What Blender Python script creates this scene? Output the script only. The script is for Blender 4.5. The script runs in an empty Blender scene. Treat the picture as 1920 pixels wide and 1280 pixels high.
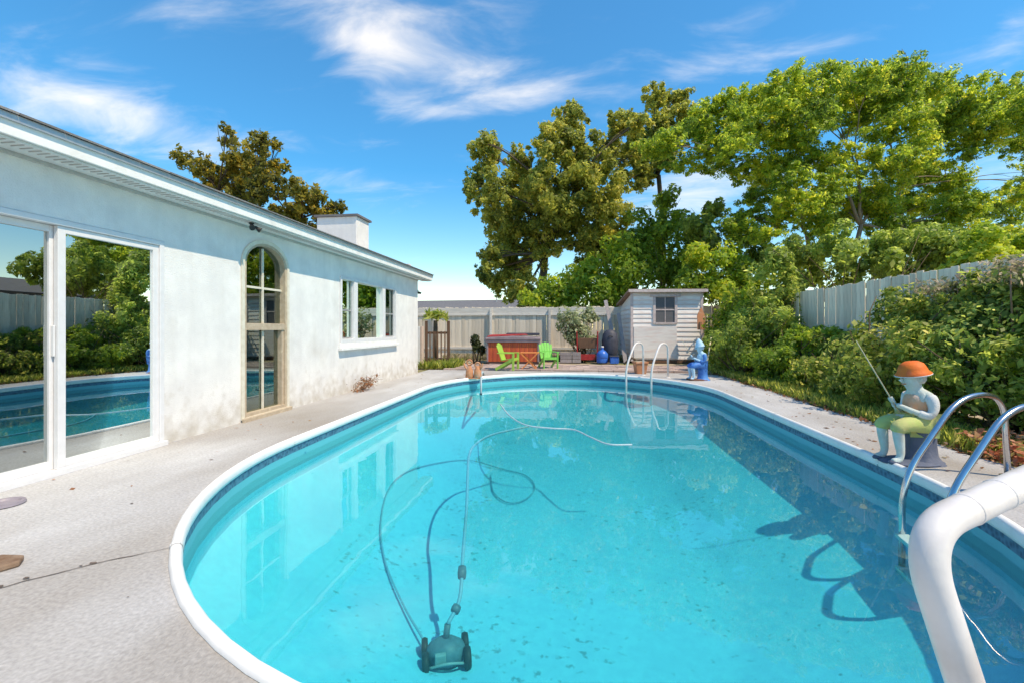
import bpy, bmesh, math, random
import numpy as np
from mathutils import Vector, Matrix
R = math.radians
S = bpy.context.scene
COL = S.collection

# ------------------------------------------------------------------ camera
FPX, HZ, CAMH = 860.0, 617.0, 1.17          # focal length and horizon in photo pixels, eye height in metres
YAW = math.atan((1073 - 960) / FPX)
cd = bpy.data.cameras.new('camera'); cam = bpy.data.objects.new('camera', cd); COL.objects.link(cam)
cd.sensor_width = 36; cd.lens = FPX / 1920 * 36
cd.shift_y = -(640 - HZ) / 1920
cd.clip_start = 0.05; cd.clip_end = 2000
cam.location = (0, 0, CAMH); cam.rotation_euler = (R(90), 0, YAW)
S.camera = cam

# ------------------------------------------------------------------ light
SUN_EL, SUN_AZ = 57.0, 116.0                  # azimuth clockwise from +Y (pool axis): sun over the hedge
w = bpy.data.worlds.new('World'); S.world = w; w.use_nodes = True
nt = w.node_tree; nt.nodes.clear()
def wn(t, **k):
    n = nt.nodes.new(t)
    for a, b in k.items(): setattr(n, a, b)
    return n
out = wn('ShaderNodeOutputWorld'); bg = wn('ShaderNodeBackground')
sky = wn('ShaderNodeTexSky', sky_type='NISHITA', sun_disc=False)
sky.sun_elevation = R(SUN_EL); sky.sun_rotation = R(SUN_AZ)
sky.altitude = 500; sky.air_density = 1.0; sky.dust_density = 0.0; sky.ozone_density = 1.3
bg.inputs[1].default_value = 0.15
def M_(op, a, b=None, c=None):
    n = wn('ShaderNodeMath', operation=op)
    for i, v in enumerate((a, b, c)):
        if v is None: continue
        if hasattr(v, 'is_output'): nt.links.new(v, n.inputs[i])
        else: n.inputs[i].default_value = v
    return n.outputs[0]
tc = wn('ShaderNodeTexCoord'); sx = wn('ShaderNodeSeparateXYZ'); nt.links.new(tc.outputs['Generated'], sx.inputs[0])
X_, Y_, Z_ = sx.outputs
AZ = M_('ARCTAN2', X_, Y_); EL = M_('ARCSINE', Z_)
def wray(px, py):
    a = (px - 960) / FPX; b = (HZ - py) / FPX; s, c = math.sin(YAW), math.cos(YAW)
    v = Vector((a * c - s, a * s + c, b)); return v
dens = None
zc = M_('ADD', M_('MAXIMUM', Z_, 0.0), 0.22)
cmb = wn('ShaderNodeCombineXYZ'); nt.links.new(M_('DIVIDE', X_, zc), cmb.inputs[0]); nt.links.new(M_('DIVIDE', Y_, zc), cmb.inputs[1])
mp = wn('ShaderNodeMapping'); mp.inputs['Rotation'].default_value = (0, 0, R(-14)); mp.inputs['Scale'].default_value = (1.1, 2.4, 1); mp.inputs['Location'].default_value = (3.1, 1.7, 0)
nt.links.new(cmb.outputs[0], mp.inputs[0])
n1 = wn('ShaderNodeTexNoise'); n1.inputs['Scale'].default_value = 2.4; n1.inputs['Detail'].default_value = 8; n1.inputs['Roughness'].default_value = 0.58; n1.inputs['Distortion'].default_value = 0.5
nt.links.new(mp.outputs[0], n1.inputs['Vector'])
n2 = wn('ShaderNodeTexNoise'); n2.inputs['Scale'].default_value = 0.6; n2.inputs['Detail'].default_value = 3
nt.links.new(cmb.outputs[0], n2.inputs['Vector'])
dens = M_('ADD', M_('MULTIPLY', n1.outputs[0], 1.0), M_('MULTIPLY', n2.outputs[0], 0.35))
# the cloud banks of that day, by bearing and height above the horizon
for px, py, rx, ry, amp in [(690, 85, 60, 38, .30), (800, 120, 110, 42, .24), (960, 155, 80, 32, .24), (800, 207, 130, 16, .26), (860, 30, 190, 34, .18), (480, 40, 160, 34, .13), (140, 195, 130, 45, .30), (320, 240, 130, 45, .20), (770, 352, 130, 16, .24), (540, 245, 40, 14, .15), (1560, 75, 230, 24, .15), (1350, 125, 240, 20, .12), (1290, 365, 150, 40, .32), (1880, 320, 160, 80, .24), (1905, 55, 40, 22, .2), (1420, 15, 90, 16, .14), (690, 380, 40, 12, .15)]:
    v = wray(px, py); az = math.atan2(v.x, v.y); el = math.atan2(v.z, math.hypot(v.x, v.y))
    sc_ = 1.0 / (1 + ((px - 960) / FPX) ** 2)
    da = M_('MULTIPLY', M_('SUBTRACT', AZ, az), FPX / (rx * sc_)); de = M_('MULTIPLY', M_('SUBTRACT', EL, el), FPX / (ry * math.sqrt(sc_)))
    q = M_('ADD', M_('MULTIPLY', da, da), M_('MULTIPLY', de, de))
    g = M_('MULTIPLY', M_('EXPONENT', M_('MULTIPLY', q, -0.5)), amp)
    dens = M_('ADD', dens, g)
mr = wn('ShaderNodeMapRange', interpolation_type='SMOOTHSTEP'); mr.inputs[1].default_value = 0.76; mr.inputs[2].default_value = 1.38; mr.inputs[3].default_value = 0; mr.inputs[4].default_value = 0.8
nt.links.new(dens, mr.inputs[0])
sp0 = wn('ShaderNodeSeparateColor', mode='HSV'); hs = wn('ShaderNodeCombineColor', mode='HSV'); nt.links.new(sky.outputs[0], sp0.inputs[0])
nt.links.new(sp0.outputs[0], hs.inputs[0]); nt.links.new(M_('MINIMUM', M_('MULTIPLY', sp0.outputs[1], 1.5), .95), hs.inputs[1])
nt.links.new(M_('DIVIDE', M_('MULTIPLY', sp0.outputs[2], 1.5), M_('ADD', M_('MULTIPLY', sp0.outputs[2], .07), 1.0)), hs.inputs[2])
mx = wn('ShaderNodeMix', data_type='RGBA'); nt.links.new(mr.outputs[0], mx.inputs[0]); nt.links.new(hs.outputs[0], mx.inputs[6])
mx.inputs[7].default_value = (5.0, 5.3, 6.0, 1)
nt.links.new(mx.outputs[2], bg.inputs[0]); nt.links.new(bg.outputs[0], out.inputs[0])

sl = bpy.data.lights.new('sun', 'SUN'); sl.energy = 2.95; sl.angle = R(0.53); sl.color = (1.0, 0.96, 0.90)
so = bpy.data.objects.new('sun', sl); COL.objects.link(so)
sd = Vector((math.cos(R(SUN_EL)) * math.sin(R(SUN_AZ)), math.cos(R(SUN_EL)) * math.cos(R(SUN_AZ)), math.sin(R(SUN_EL))))
so.rotation_euler = sd.to_track_quat('Z', 'Y').to_euler(); so.location = (20, 5, 30)
vs = S.view_settings; vs.view_transform = 'Standard'; vs.look = 'None'; vs.exposure = 0.74; vs.gamma = 1; vs.use_white_balance = True; vs.white_balance_temperature = 8750; vs.use_curve_mapping = False
S.render.engine = 'CYCLES'
S.cycles.max_bounces = 8; S.cycles.transparent_max_bounces = 12; S.cycles.diffuse_bounces = 4; S.cycles.glossy_bounces = 3
S.cycles.use_denoising = True

# ------------------------------------------------------------------ places from the photograph
def ground(px, py, z=0.0):
    v = wray(px, py); t = (z - CAMH) / v.z; return Vector((v.x * t, v.y * t, z))
def at(px, py, depth):
    v = wray(px, py); return Vector((v.x * depth, v.y * depth, CAMH + v.z * depth))

# ------------------------------------------------------------------ materials
MAT = {}
def material(name, c1, c2=None, scale=6.0, rough=0.7, bump=0.0, bscale=60.0, metallic=0.0, detail=5.0, contrast=(0.35, 0.65), stretch=(1, 1, 1), spec=0.4, c3=None, s3=2.0, r3=(0.55, 0.75), objvar=0.0, coat=0.0):
    m = bpy.data.materials.new(name); m.use_nodes = True; t = m.node_tree; N = t.nodes; L = t.links
    b = N['Principled BSDF']; b.inputs['Roughness'].default_value = rough; b.inputs['Metallic'].default_value = metallic
    b.inputs['Specular IOR Level'].default_value = spec; b.inputs['Coat Weight'].default_value = coat
    if c2 is None: c2 = tuple(x * 0.8 for x in c1)
    co = N.new('ShaderNodeTexCoord'); mp = N.new('ShaderNodeMapping'); mp.inputs['Scale'].default_value = stretch
    L.new(co.outputs['Object'], mp.inputs[0])
    n = N.new('ShaderNodeTexNoise'); n.inputs['Scale'].default_value = scale; n.inputs['Detail'].default_value = detail; n.inputs['Roughness'].default_value = 0.6
    L.new(mp.outputs[0], n.inputs['Vector'])
    r = N.new('ShaderNodeValToRGB'); r.color_ramp.elements[0].position = contrast[0]; r.color_ramp.elements[1].position = contrast[1]
    r.color_ramp.elements[0].color = (*c1, 1); r.color_ramp.elements[1].color = (*c2, 1)
    L.new(n.outputs[0], r.inputs[0]); colr = r.outputs[0]
    if c3 is not None:
        n3 = N.new('ShaderNodeTexNoise'); n3.inputs['Scale'].default_value = s3; n3.inputs['Detail'].default_value = 6; L.new(mp.outputs[0], n3.inputs['Vector'])
        r3n = N.new('ShaderNodeMapRange'); r3n.inputs[1].default_value = r3[0]; r3n.inputs[2].default_value = r3[1]; L.new(n3.outputs[0], r3n.inputs[0])
        x = N.new('ShaderNodeMix'); x.data_type = 'RGBA'; L.new(r3n.outputs[0], x.inputs[0]); L.new(colr, x.inputs[6]); x.inputs[7].default_value = (*c3, 1); colr = x.outputs[2]
    if objvar:
        oi = N.new('ShaderNodeObjectInfo'); h = N.new('ShaderNodeHueSaturation'); mr2 = N.new('ShaderNodeMapRange')
        mr2.inputs[3].default_value = 1 - objvar; mr2.inputs[4].default_value = 1 + objvar; L.new(oi.outputs['Random'], mr2.inputs[0]); L.new(mr2.outputs[0], h.inputs['Value']); L.new(colr, h.inputs['Color']); colr = h.outputs[0]
    L.new(colr, b.inputs['Base Color'])
    if bump:
        nb = N.new('ShaderNodeTexNoise'); nb.inputs['Scale'].default_value = bscale; nb.inputs['Detail'].default_value = 4; L.new(mp.outputs[0], nb.inputs['Vector'])
        bp = N.new('ShaderNodeBump'); bp.inputs['Strength'].default_value = bump; bp.inputs['Distance'].default_value = 0.02; L.new(nb.outputs[0], bp.inputs['Height']); L.new(bp.outputs[0], b.inputs['Normal'])
    MAT[name] = m; return m

def leafmat(name, stops, trans=0.45):
    m = bpy.data.materials.new(name); m.use_nodes = True; t = m.node_tree; N = t.nodes; L = t.links; N.clear()
    o = N.new('ShaderNodeOutputMaterial'); a = N.new('ShaderNodeAttribute'); a.attribute_name = 'tone'
    r = N.new('ShaderNodeValToRGB'); e = r.color_ramp.elements
    e[0].position, e[0].color = stops[0][0], (*stops[0][1], 1); e[1].position, e[1].color = stops[-1][0], (*stops[-1][1], 1)
    for p, c in stops[1:-1]: x = e.new(p); x.color = (*c, 1)
    L.new(a.outputs['Fac'], r.inputs[0])
    d = N.new('ShaderNodeBsdfPrincipled'); d.inputs['Roughness'].default_value = 0.5; d.inputs['Specular IOR Level'].default_value = 0.35
    tr = N.new('ShaderNodeBsdfTranslucent'); mx = N.new('ShaderNodeMixShader'); mx.inputs[0].default_value = trans
    h = N.new('ShaderNodeHueSaturation'); h.inputs['Hue'].default_value = 0.485; h.inputs['Value'].default_value = 2.0; L.new(r.outputs[0], h.inputs['Color'])
    L.new(r.outputs[0], d.inputs['Base Color']); L.new(h.outputs[0], tr.inputs[0])
    L.new(d.outputs[0], mx.inputs[1]); L.new(tr.outputs[0], mx.inputs[2]); L.new(mx.outputs[0], o.inputs[0])
    MAT[name] = m; return m

def glassmat(name, refl, tint, rough=0.0, gtint=(1, 1, 1)):
    m = bpy.data.materials.new(name); m.use_nodes = True; t = m.node_tree; N = t.nodes; L = t.links; N.clear()
    o = N.new('ShaderNodeOutputMaterial'); fr = N.new('ShaderNodeFresnel'); fr.inputs[0].default_value = 1.5
    ad = N.new('ShaderNodeMath'); ad.operation = 'MULTIPLY_ADD'; ad.inputs[1].default_value = 1 - refl; ad.inputs[2].default_value = refl; L.new(fr.outputs[0], ad.inputs[0])
    g = N.new('ShaderNodeBsdfGlossy'); g.inputs['Roughness'].default_value = rough; g.inputs['Color'].default_value = (*gtint, 1)
    tp = N.new('ShaderNodeBsdfTransparent'); tp.inputs[0].default_value = (*tint, 1)
    co = N.new('ShaderNodeTexCoord'); n = N.new('ShaderNodeTexNoise'); n.inputs['Scale'].default_value = 1.3; n.inputs['Detail'].default_value = 1; L.new(co.outputs['Object'], n.inputs['Vector'])
    bp = N.new('ShaderNodeBump'); bp.inputs['Strength'].default_value = 0.02; bp.inputs['Distance'].default_value = 0.05; L.new(n.outputs[0], bp.inputs['Height']); L.new(bp.outputs[0], g.inputs['Normal'])
    mx = N.new('ShaderNodeMixShader'); L.new(ad.outputs[0], mx.inputs[0]); L.new(tp.outputs[0], mx.inputs[1]); L.new(g.outputs[0], mx.inputs[2]); L.new(mx.outputs[0], o.inputs[0])
    MAT[name] = m; return m

def surface_mats():
    # white stucco: trowel marks, streaks and damp stains near the ground
    m = material('stucco', (.80, .79, .77), (.70, .69, .68), 3.0, .9, .32, 75, c3=(.60, .58, .55), s3=1.7, r3=(.56, .8), spec=.15)
    N = m.node_tree.nodes; L = m.node_tree.links; b = N['Principled BSDF']; src = b.inputs['Base Color'].links[0].from_socket
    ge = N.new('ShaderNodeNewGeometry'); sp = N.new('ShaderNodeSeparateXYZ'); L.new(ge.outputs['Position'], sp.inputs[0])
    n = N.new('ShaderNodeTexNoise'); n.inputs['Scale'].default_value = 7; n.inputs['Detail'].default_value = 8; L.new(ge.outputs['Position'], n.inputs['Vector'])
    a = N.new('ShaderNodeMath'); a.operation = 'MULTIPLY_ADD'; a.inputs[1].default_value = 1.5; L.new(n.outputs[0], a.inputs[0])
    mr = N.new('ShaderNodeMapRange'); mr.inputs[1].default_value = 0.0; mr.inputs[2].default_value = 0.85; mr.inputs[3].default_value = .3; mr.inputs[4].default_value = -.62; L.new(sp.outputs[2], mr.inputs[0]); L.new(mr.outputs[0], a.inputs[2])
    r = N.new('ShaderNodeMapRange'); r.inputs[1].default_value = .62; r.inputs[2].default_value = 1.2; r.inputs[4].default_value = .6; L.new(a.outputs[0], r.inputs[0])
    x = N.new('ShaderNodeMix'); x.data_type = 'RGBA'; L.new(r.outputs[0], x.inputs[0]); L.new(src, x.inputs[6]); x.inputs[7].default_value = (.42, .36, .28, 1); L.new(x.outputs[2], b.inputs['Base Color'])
    cs = N.new('ShaderNodeMapping'); cs.inputs['Scale'].default_value = (5, 5, .35); L.new(ge.outputs['Position'], cs.inputs[0])
    ns = N.new('ShaderNodeTexNoise'); ns.inputs['Scale'].default_value = 1.4; ns.inputs['Detail'].default_value = 6; L.new(cs.outputs[0], ns.inputs['Vector'])
    ms = N.new('ShaderNodeMapRange'); ms.inputs[1].default_value = .52; ms.inputs[2].default_value = .8; ms.inputs[4].default_value = .25; L.new(ns.outputs[0], ms.inputs[0])
    xs = N.new('ShaderNodeMix'); xs.data_type = 'RGBA'; L.new(ms.outputs[0], xs.inputs[0]); L.new(x.outputs[2], xs.inputs[6]); xs.inputs[7].default_value = (.52, .50, .47, 1); L.new(xs.outputs[2], b.inputs['Base Color'])
    # concrete deck
    m = material('concrete', (.50, .505, .52), (.395, .39, .395), 2.2, .9, .35, 140, c3=(.30, .27, .24), s3=.7, r3=(.44, .74), spec=.2, stretch=(1, .45, 1), contrast=(.3, .7))
    N = m.node_tree.nodes; L = m.node_tree.links; b = N['Principled BSDF']; src = b.inputs['Base Color'].links[0].from_socket
    co = N.new('ShaderNodeTexCoord')
    n = N.new('ShaderNodeTexNoise'); n.inputs['Scale'].default_value = 55; n.inputs['Detail'].default_value = 3; L.new(co.outputs['Object'], n.inputs['Vector'])
    h = N.new('ShaderNodeHueSaturation'); mr = N.new('ShaderNodeMapRange'); mr.inputs[1].default_value = .3; mr.inputs[2].default_value = .7; mr.inputs[3].default_value = .82; mr.inputs[4].default_value = 1.13; L.new(n.outputs[0], mr.inputs[0]); L.new(mr.outputs[0], h.inputs['Value']); L.new(src, h.inputs['Color'])
    v = N.new('ShaderNodeTexNoise'); v.inputs['Scale'].default_value = 9; v.inputs['Detail'].default_value = 6; v.inputs['Roughness'].default_value = .75; L.new(co.outputs['Object'], v.inputs['Vector'])
    mv = N.new('ShaderNodeMapRange'); mv.inputs[1].default_value = .66; mv.inputs[2].default_value = .78; mv.inputs[4].default_value = .55; L.new(v.outputs[0], mv.inputs[0])
    x = N.new('ShaderNodeMix'); x.data_type = 'RGBA'; L.new(mv.outputs[0], x.inputs[0]); L.new(h.outputs[0], x.inputs[6]); x.inputs[7].default_value = (.2, .18, .16, 1); L.new(x.outputs[2], b.inputs['Base Color'])
    # vinyl liner: printed navy border along the top, pale mottled blue below
    m = material('liner', (.015, .66, .80), (.012, .59, .75), 14, .5, .05, 30, spec=.3, c3=(.012, .52, .70), s3=1.3, r3=(.5, .85))
    N = m.node_tree.nodes; L = m.node_tree.links; b = N['Principled BSDF']; src = b.inputs['Base Color'].links[0].from_socket
    ge = N.new('ShaderNodeTexCoord'); sp = N.new('ShaderNodeSeparateXYZ'); L.new(ge.outputs['Object'], sp.inputs[0])
    n = N.new('ShaderNodeTexVoronoi'); n.inputs['Scale'].default_value = 26; L.new(ge.outputs['Object'], n.inputs['Vector'])
    r = N.new('ShaderNodeValToRGB'); r.color_ramp.elements[0].color = (.012, .05, .11, 1); r.color_ramp.elements[1].color = (.05, .20, .30, 1); r.color_ramp.elements[1].position = .7; L.new(n.outputs[0], r.inputs[0])
    g = N.new('ShaderNodeMath'); g.operation = 'GREATER_THAN'; g.inputs[1].default_value = -.135; L.new(sp.outputs[2], g.inputs[0])
    g2 = N.new('ShaderNodeMath'); g2.operation = 'GREATER_THAN'; g2.inputs[1].default_value = -.30; L.new(sp.outputs[2], g2.inputs[0])
    x2 = N.new('ShaderNodeMix'); x2.data_type = 'RGBA'; L.new(g2.outputs[0], x2.inputs[0]); L.new(src, x2.inputs[6]); x2.inputs[7].default_value = (.05, .44, .52, 1)
    x = N.new('ShaderNodeMix'); x.data_type = 'RGBA'; L.new(g.outputs[0], x.inputs[0]); L.new(x2.outputs[2], x.inputs[6]); L.new(r.outputs[0], x.inputs[7]); L.new(x.outputs[2], b.inputs['Base Color'])
    # dirt settled on the pool floor
    n5 = N.new('ShaderNodeTexNoise'); n5.inputs['Scale'].default_value = 16; n5.inputs['Detail'].default_value = 4; L.new(ge.outputs['Object'], n5.inputs['Vector'])
    n6 = N.new('ShaderNodeTexNoise'); n6.inputs['Scale'].default_value = 1.1; L.new(ge.outputs['Object'], n6.inputs['Vector'])
    a5 = N.new('ShaderNodeMath'); a5.operation = 'MULTIPLY_ADD'; a5.inputs[1].default_value = .35; L.new(n6.outputs[0], a5.inputs[0]); L.new(n5.outputs[0], a5.inputs[2])
    r5 = N.new('ShaderNodeMapRange'); r5.inputs[1].default_value = .80; r5.inputs[2].default_value = .90; r5.inputs[4].default_value = .55; L.new(a5.outputs[0], r5.inputs[0])
    l5 = N.new('ShaderNodeMath'); l5.operation = 'LESS_THAN'; l5.inputs[1].default_value = -.85; L.new(sp.outputs[2], l5.inputs[0])
    f5 = N.new('ShaderNodeMath'); f5.operation = 'MULTIPLY'; L.new(r5.outputs[0], f5.inputs[0]); L.new(l5.outputs[0], f5.inputs[1])
    x5 = N.new('ShaderNodeMix'); x5.data_type = 'RGBA'; L.new(f5.outputs[0], x5.inputs[0]); L.new(x.outputs[2], x5.inputs[6]); x5.inputs[7].default_value = (.04, .12, .12, 1); L.new(x5.outputs[2], b.inputs['Base Color'])
    # water: clear surface with a little ripple, blue-green absorbing body
    m = bpy.data.materials.new('water'); m.use_nodes = True; t = m.node_tree; N = t.nodes; L = t.links; N.clear(); MAT['water'] = m
    o = N.new('ShaderNodeOutputMaterial'); co = N.new('ShaderNodeTexCoord')
    mp = N.new('ShaderNodeMapping'); mp.inputs['Scale'].default_value = (1, .7, 1); L.new(co.outputs['Object'], mp.inputs[0])
    n = N.new('ShaderNodeTexNoise'); n.inputs['Scale'].default_value = 2.2; n.inputs['Detail'].default_value = 3; L.new(mp.outputs[0], n.inputs['Vector'])
    bp = N.new('ShaderNodeBump'); bp.inputs['Strength'].default_value = .022; bp.inputs['Distance'].default_value = .1; L.new(n.outputs[0], bp.inputs['Height'])
    fr = N.new('ShaderNodeFresnel'); fr.inputs[0].default_value = 1.52; L.new(bp.outputs[0], fr.inputs['Normal'])
    g = N.new('ShaderNodeBsdfGlossy'); g.inputs['Roughness'].default_value = 0; L.new(bp.outputs[0], g.inputs['Normal'])
    tp = N.new('ShaderNodeBsdfTransparent'); tp.inputs[0].default_value = (1, 1, 1, 1)
    mx = N.new('ShaderNodeMixShader'); L.new(fr.outputs[0], mx.inputs[0]); L.new(tp.outputs[0], mx.inputs[1]); L.new(g.outputs[0], mx.inputs[2]); L.new(mx.outputs[0], o.inputs[0])
    va = N.new('ShaderNodeVolumeAbsorption'); va.inputs[0].default_value = (.02, .95, .99, 1); va.inputs[1].default_value = .8; vsn = N.new('ShaderNodeVolumeScatter'); vsn.inputs[0].default_value = (.02, .9, 1, 1); vsn.inputs['Density'].default_value = .11; ads = N.new('ShaderNodeAddShader'); L.new(va.outputs[0], ads.inputs[0]); L.new(vsn.outputs[0], ads.inputs[1]); L.new(ads.outputs[0], o.inputs['Volume'])

surface_mats()
material('white_paint', (.82, .82, .81), (.74, .73, .71), 8, .5, .05, 50, c3=(.55, .52, .48), s3=3, r3=(.6, .85))
material('soffit_paint', (.74, .74, .72), (.66, .67, .65), 4, .8, .2, 40, c3=(.5, .49, .46), s3=2.5, r3=(.6, .85))
material('white_vinyl', (.72, .72, .735), (.67, .67, .68), 12, .35, 0)
material('vent_grey', (.44, .44, .43), (.52, .52, .50), 20, .9)
material('dark_gap', (.10, .08, .07), (.16, .12, .10), 20, .9)
material('shingle', (.27, .245, .24), (.35, .32, .31), 50, .95, .5, 300, objvar=.25)
material('coping_white', (.80, .80, .80), (.73, .73, .73), 6, .38, 0, c3=(.66, .65, .62), s3=5, r3=(.6, .85))
material('aluminium', (.55, .55, .56), (.48, .48, .5), 20, .4, metallic=.6)
material('steel', (.66, .66, .67), (.56, .56, .58), 9, .2, metallic=1.0)
material('rail_white', (.72, .69, .68), (.64, .61, .60), 7, .42, .04, 60, c3=(.50, .43, .39), s3=9, r3=(.54, .85), coat=.2)
material('rust', (.10, .05, .03), (.18, .09, .05), 60, .9)
material('tan_paint', (.50, .41, .31), (.42, .33, .24), 15, .6, .1, 60, c3=(.62, .52, .38), s3=8)
material('cream_paint', (.72, .68, .58), (.62, .57, .47), 15, .6, .1, 60)
material('interior_wall', (.30, .28, .25), (.24, .22, .20), 2, .9)
material('interior_floor', (.16, .12, .09), (.10, .075, .055), 6, .5, stretch=(1, 8, 1))
material('curtain', (.42, .40, .42), (.34, .32, .34), 30, .95, .3, 20)
material('screen', (.10, .10, .11), (.14, .14, .145), 80, .8)
material('fence_wood', (.82, .70, .56), (.68, .57, .45), 5, .95, .4, 40, stretch=(6, 6, .5), objvar=.16, c3=(.22, .20, .17), s3=3, r3=(.58, .85))
material('rail_wood', (.74, .69, .62), (.60, .55, .49), 5, .95, .4, 40, stretch=(.6, 6, 6), objvar=.12)
material('brown_wood', (.16, .085, .05), (.10, .055, .035), 6, .85, .3, 50, stretch=(6, 6, .6), objvar=.15)
material('pink_post', (.60, .46, .38), (.52, .40, .33), 8, .85, .2, 40)
material('shed_siding', (.86, .82, .79), (.74, .69, .66), 4, .85, .2, 50, stretch=(.6, 4, 4), objvar=.12, c3=(.76, .60, .55), s3=3.5, r3=(.48, .75))
material('shed_trim', (.62, .53, .52), (.50, .40, .38), 9, .85, .2, 50)
material('shed_roof', (.36, .24, .18), (.26, .16, .12), 14, .95, .4, 90)
material('brick', (.50, .38, .34), (.42, .31, .28), 18, .95, .4, 80, objvar=.22, c3=(.45, .40, .38), s3=12)
material('soil', (.34, .27, .20), (.42, .34, .26), 3, 1, .8, 25, c3=(.20, .19, .09), s3=1.2, r3=(.45, .6))
material('grass_ground', (.10, .13, .04), (.18, .16, .08), 1.5, 1, .8, 25)
material('bark', (.14, .105, .075), (.085, .065, .05), 9, .95, .6, 30, stretch=(3, 3, .6))
material('pale_bark', (.27, .23, .18), (.18, .15, .115), 9, .95, .6, 30, stretch=(3, 3, .6))
material('stem', (.16, .11, .06), (.10, .07, .04), 9, .95)
material('dry_twig', (.22, .13, .09), (.30, .19, .12), 20, .95)
material('terracotta', (.56, .25, .13), (.46, .19, .10), 14, .85, .15, 50, c3=(.60, .42, .32), s3=6)
material('tub_cabinet', (.50, .085, .04), (.40, .065, .035), 7, .55, .1, 30, stretch=(4, 4, .6), objvar=.15, c3=(.68, .16, .03), s3=2, r3=(.45, .65))
material('tub_cover', (.30, .24, .26), (.22, .18, .2), 6, .7, .2, 30)
material('tub_base', (.05, .03, .03), (.08, .04, .04), 6, .7)
material('lime_plastic', (.36, .58, .10), (.30, .50, .08), 6, .45)
material('green_plastic', (.19, .60, .11), (.15, .50, .09), 6, .45)
material('orange_plastic', (.80, .27, .08), (.68, .21, .06), 6, .5)
material('blue_plastic', (.03, .17, .60), (.02, .12, .45), 6, .35)
material('dark_cover', (.035, .04, .06), (.06, .065, .09), 8, .6, .2, 20)
material('red_metal', (.45, .03, .03), (.32, .02, .02), 9, .5)
material('grey_wood', (.36, .32, .32), (.26, .23, .23), 6, .95, .3, 40, stretch=(5, 5, .6), objvar=.15)
material('statue_stone', (.56, .55, .50), (.46, .46, .43), 14, .85, .3, 70, c3=(.40, .44, .44), s3=9)
material('statue_orange', (.82, .17, .02), (.72, .13, .02), 12, .65, .15, 60, c3=(.55, .12, .05), s3=10)
material('statue_jacket', (.76, .30, .13), (.66, .42, .30), 6, .8, .25, 50, c3=(.55, .52, .50), s3=8, r3=(.56, .70))
material('statue_pale', (.55, .62, .68), (.60, .60, .58), 7, .8, .25, 50, c3=(.50, .42, .36), s3=8)
material('statue_face', (.50, .60, .60), (.46, .50, .46), 14, .85, .3, 70, c3=(.56, .50, .42), s3=9)
material('statue_green', (.40, .50, .16), (.50, .47, .20), 8, .8, .2, 50)
material('statue_slate', (.075, .10, .16), (.11, .13, .19), 10, .75, .3, 40)
material('statue_blue', (.03, .16, .52), (.05, .24, .60), 9, .6, .15, 60)
material('statue_sky', (.33, .58, .78), (.45, .66, .80), 9, .6, .15, 60)
material('statue_brown', (.14, .07, .05), (.20, .10, .07), 9, .8)
material('cane', (.62, .55, .40), (.5, .44, .3), 30, .6)
material('hose_blue', (.08, .42, .55), (.06, .36, .48), 20, .5)
material('hose_white', (.40, .55, .60), (.32, .46, .52), 20, .5)
material('cleaner_dark', (.05, .14, .18), (.08, .20, .25), 20, .5)
material('cleaner_grey', (.25, .35, .36), (.2, .3, .3), 20, .5)
material('black_rubber', (.02, .02, .02), (.03, .03, .03), 20, .6)
material('lamp_glass', (.7, .7, .68), (.6, .6, .58), 20, .2)
material('neighbour_wall', (.42, .40, .37), (.36, .34, .32), 3, .9)
material('neighbour_roof', (.12, .12, .13), (.17, .165, .17), 5, .9, .4, 60)
material('violet_plastic', (.30, .27, .31), (.24, .21, .25), 9, .5)
material('stone_brown', (.16, .09, .055), (.25, .17, .12), 14, .95, .4, 40)
material('rail_timber', (.30, .19, .12), (.22, .14, .09), 8, .9, .3, 50, stretch=(.6, 5, 5))
glassmat('door_glass', .48, (.50, .56, .54), gtint=(.86, .93, .92))
glassmat('window_glass', .26, (.38, .46, .41), gtint=(.8, .95, .86))
leafmat('leaf_olive', [(0, (.085, .11, .024)), (.45, (.21, .255, .05)), (.8, (.36, .38, .075)), (1, (.50, .46, .11))], 0.56)
leafmat('leaf_feather', [(0, (.075, .14, .022)), (.4, (.20, .32, .045)), (.75, (.36, .45, .05)), (1, (.53, .52, .07))], 0.57)
leafmat('leaf_autumn', [(0, (.07, .08, .018)), (.4, (.19, .19, .032)), (.75, (.34, .29, .042)), (1, (.48, .35, .05))], 0.5)
leafmat('leaf_lime', [(0, (.09, .15, .02)), (.4, (.20, .32, .035)), (.75, (.35, .44, .045)), (1, (.50, .50, .07))], 0.5)
leafmat('leaf_hedge', [(0, (.075, .12, .03)), (.45, (.205, .29, .06)), (.8, (.34, .43, .09)), (1, (.50, .54, .17))], 0.58)
leafmat('leaf_mixed', [(0, (.085, .125, .03)), (.4, (.22, .30, .055)), (.75, (.36, .40, .08)), (1, (.48, .46, .16))], 0.55)
leafmat('leaf_pale', [(0, (.10, .14, .06)), (.5, (.25, .30, .15)), (1, (.48, .50, .32))], .3)
leafmat('leaf_dry', [(0, (.10, .05, .025)), (.4, (.26, .12, .05)), (.75, (.42, .17, .08)), (1, (.20, .19, .05))], .25)
leafmat('leaf_red', [(0, (.30, .10, .05)), (.4, (.50, .20, .10)), (.75, (.60, .30, .18)), (1, (.32, .34, .10))], .3)
leafmat('leaf_twiggy', [(0, (.14, .13, .07)), (.35, (.24, .27, .11)), (.65, (.36, .29, .22)), (1, (.55, .46, .34))], .45)
leafmat('leaf_dark', [(0, (.015, .025, .01)), (.5, (.04, .06, .02)), (1, (.10, .12, .04))], .3)

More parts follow.
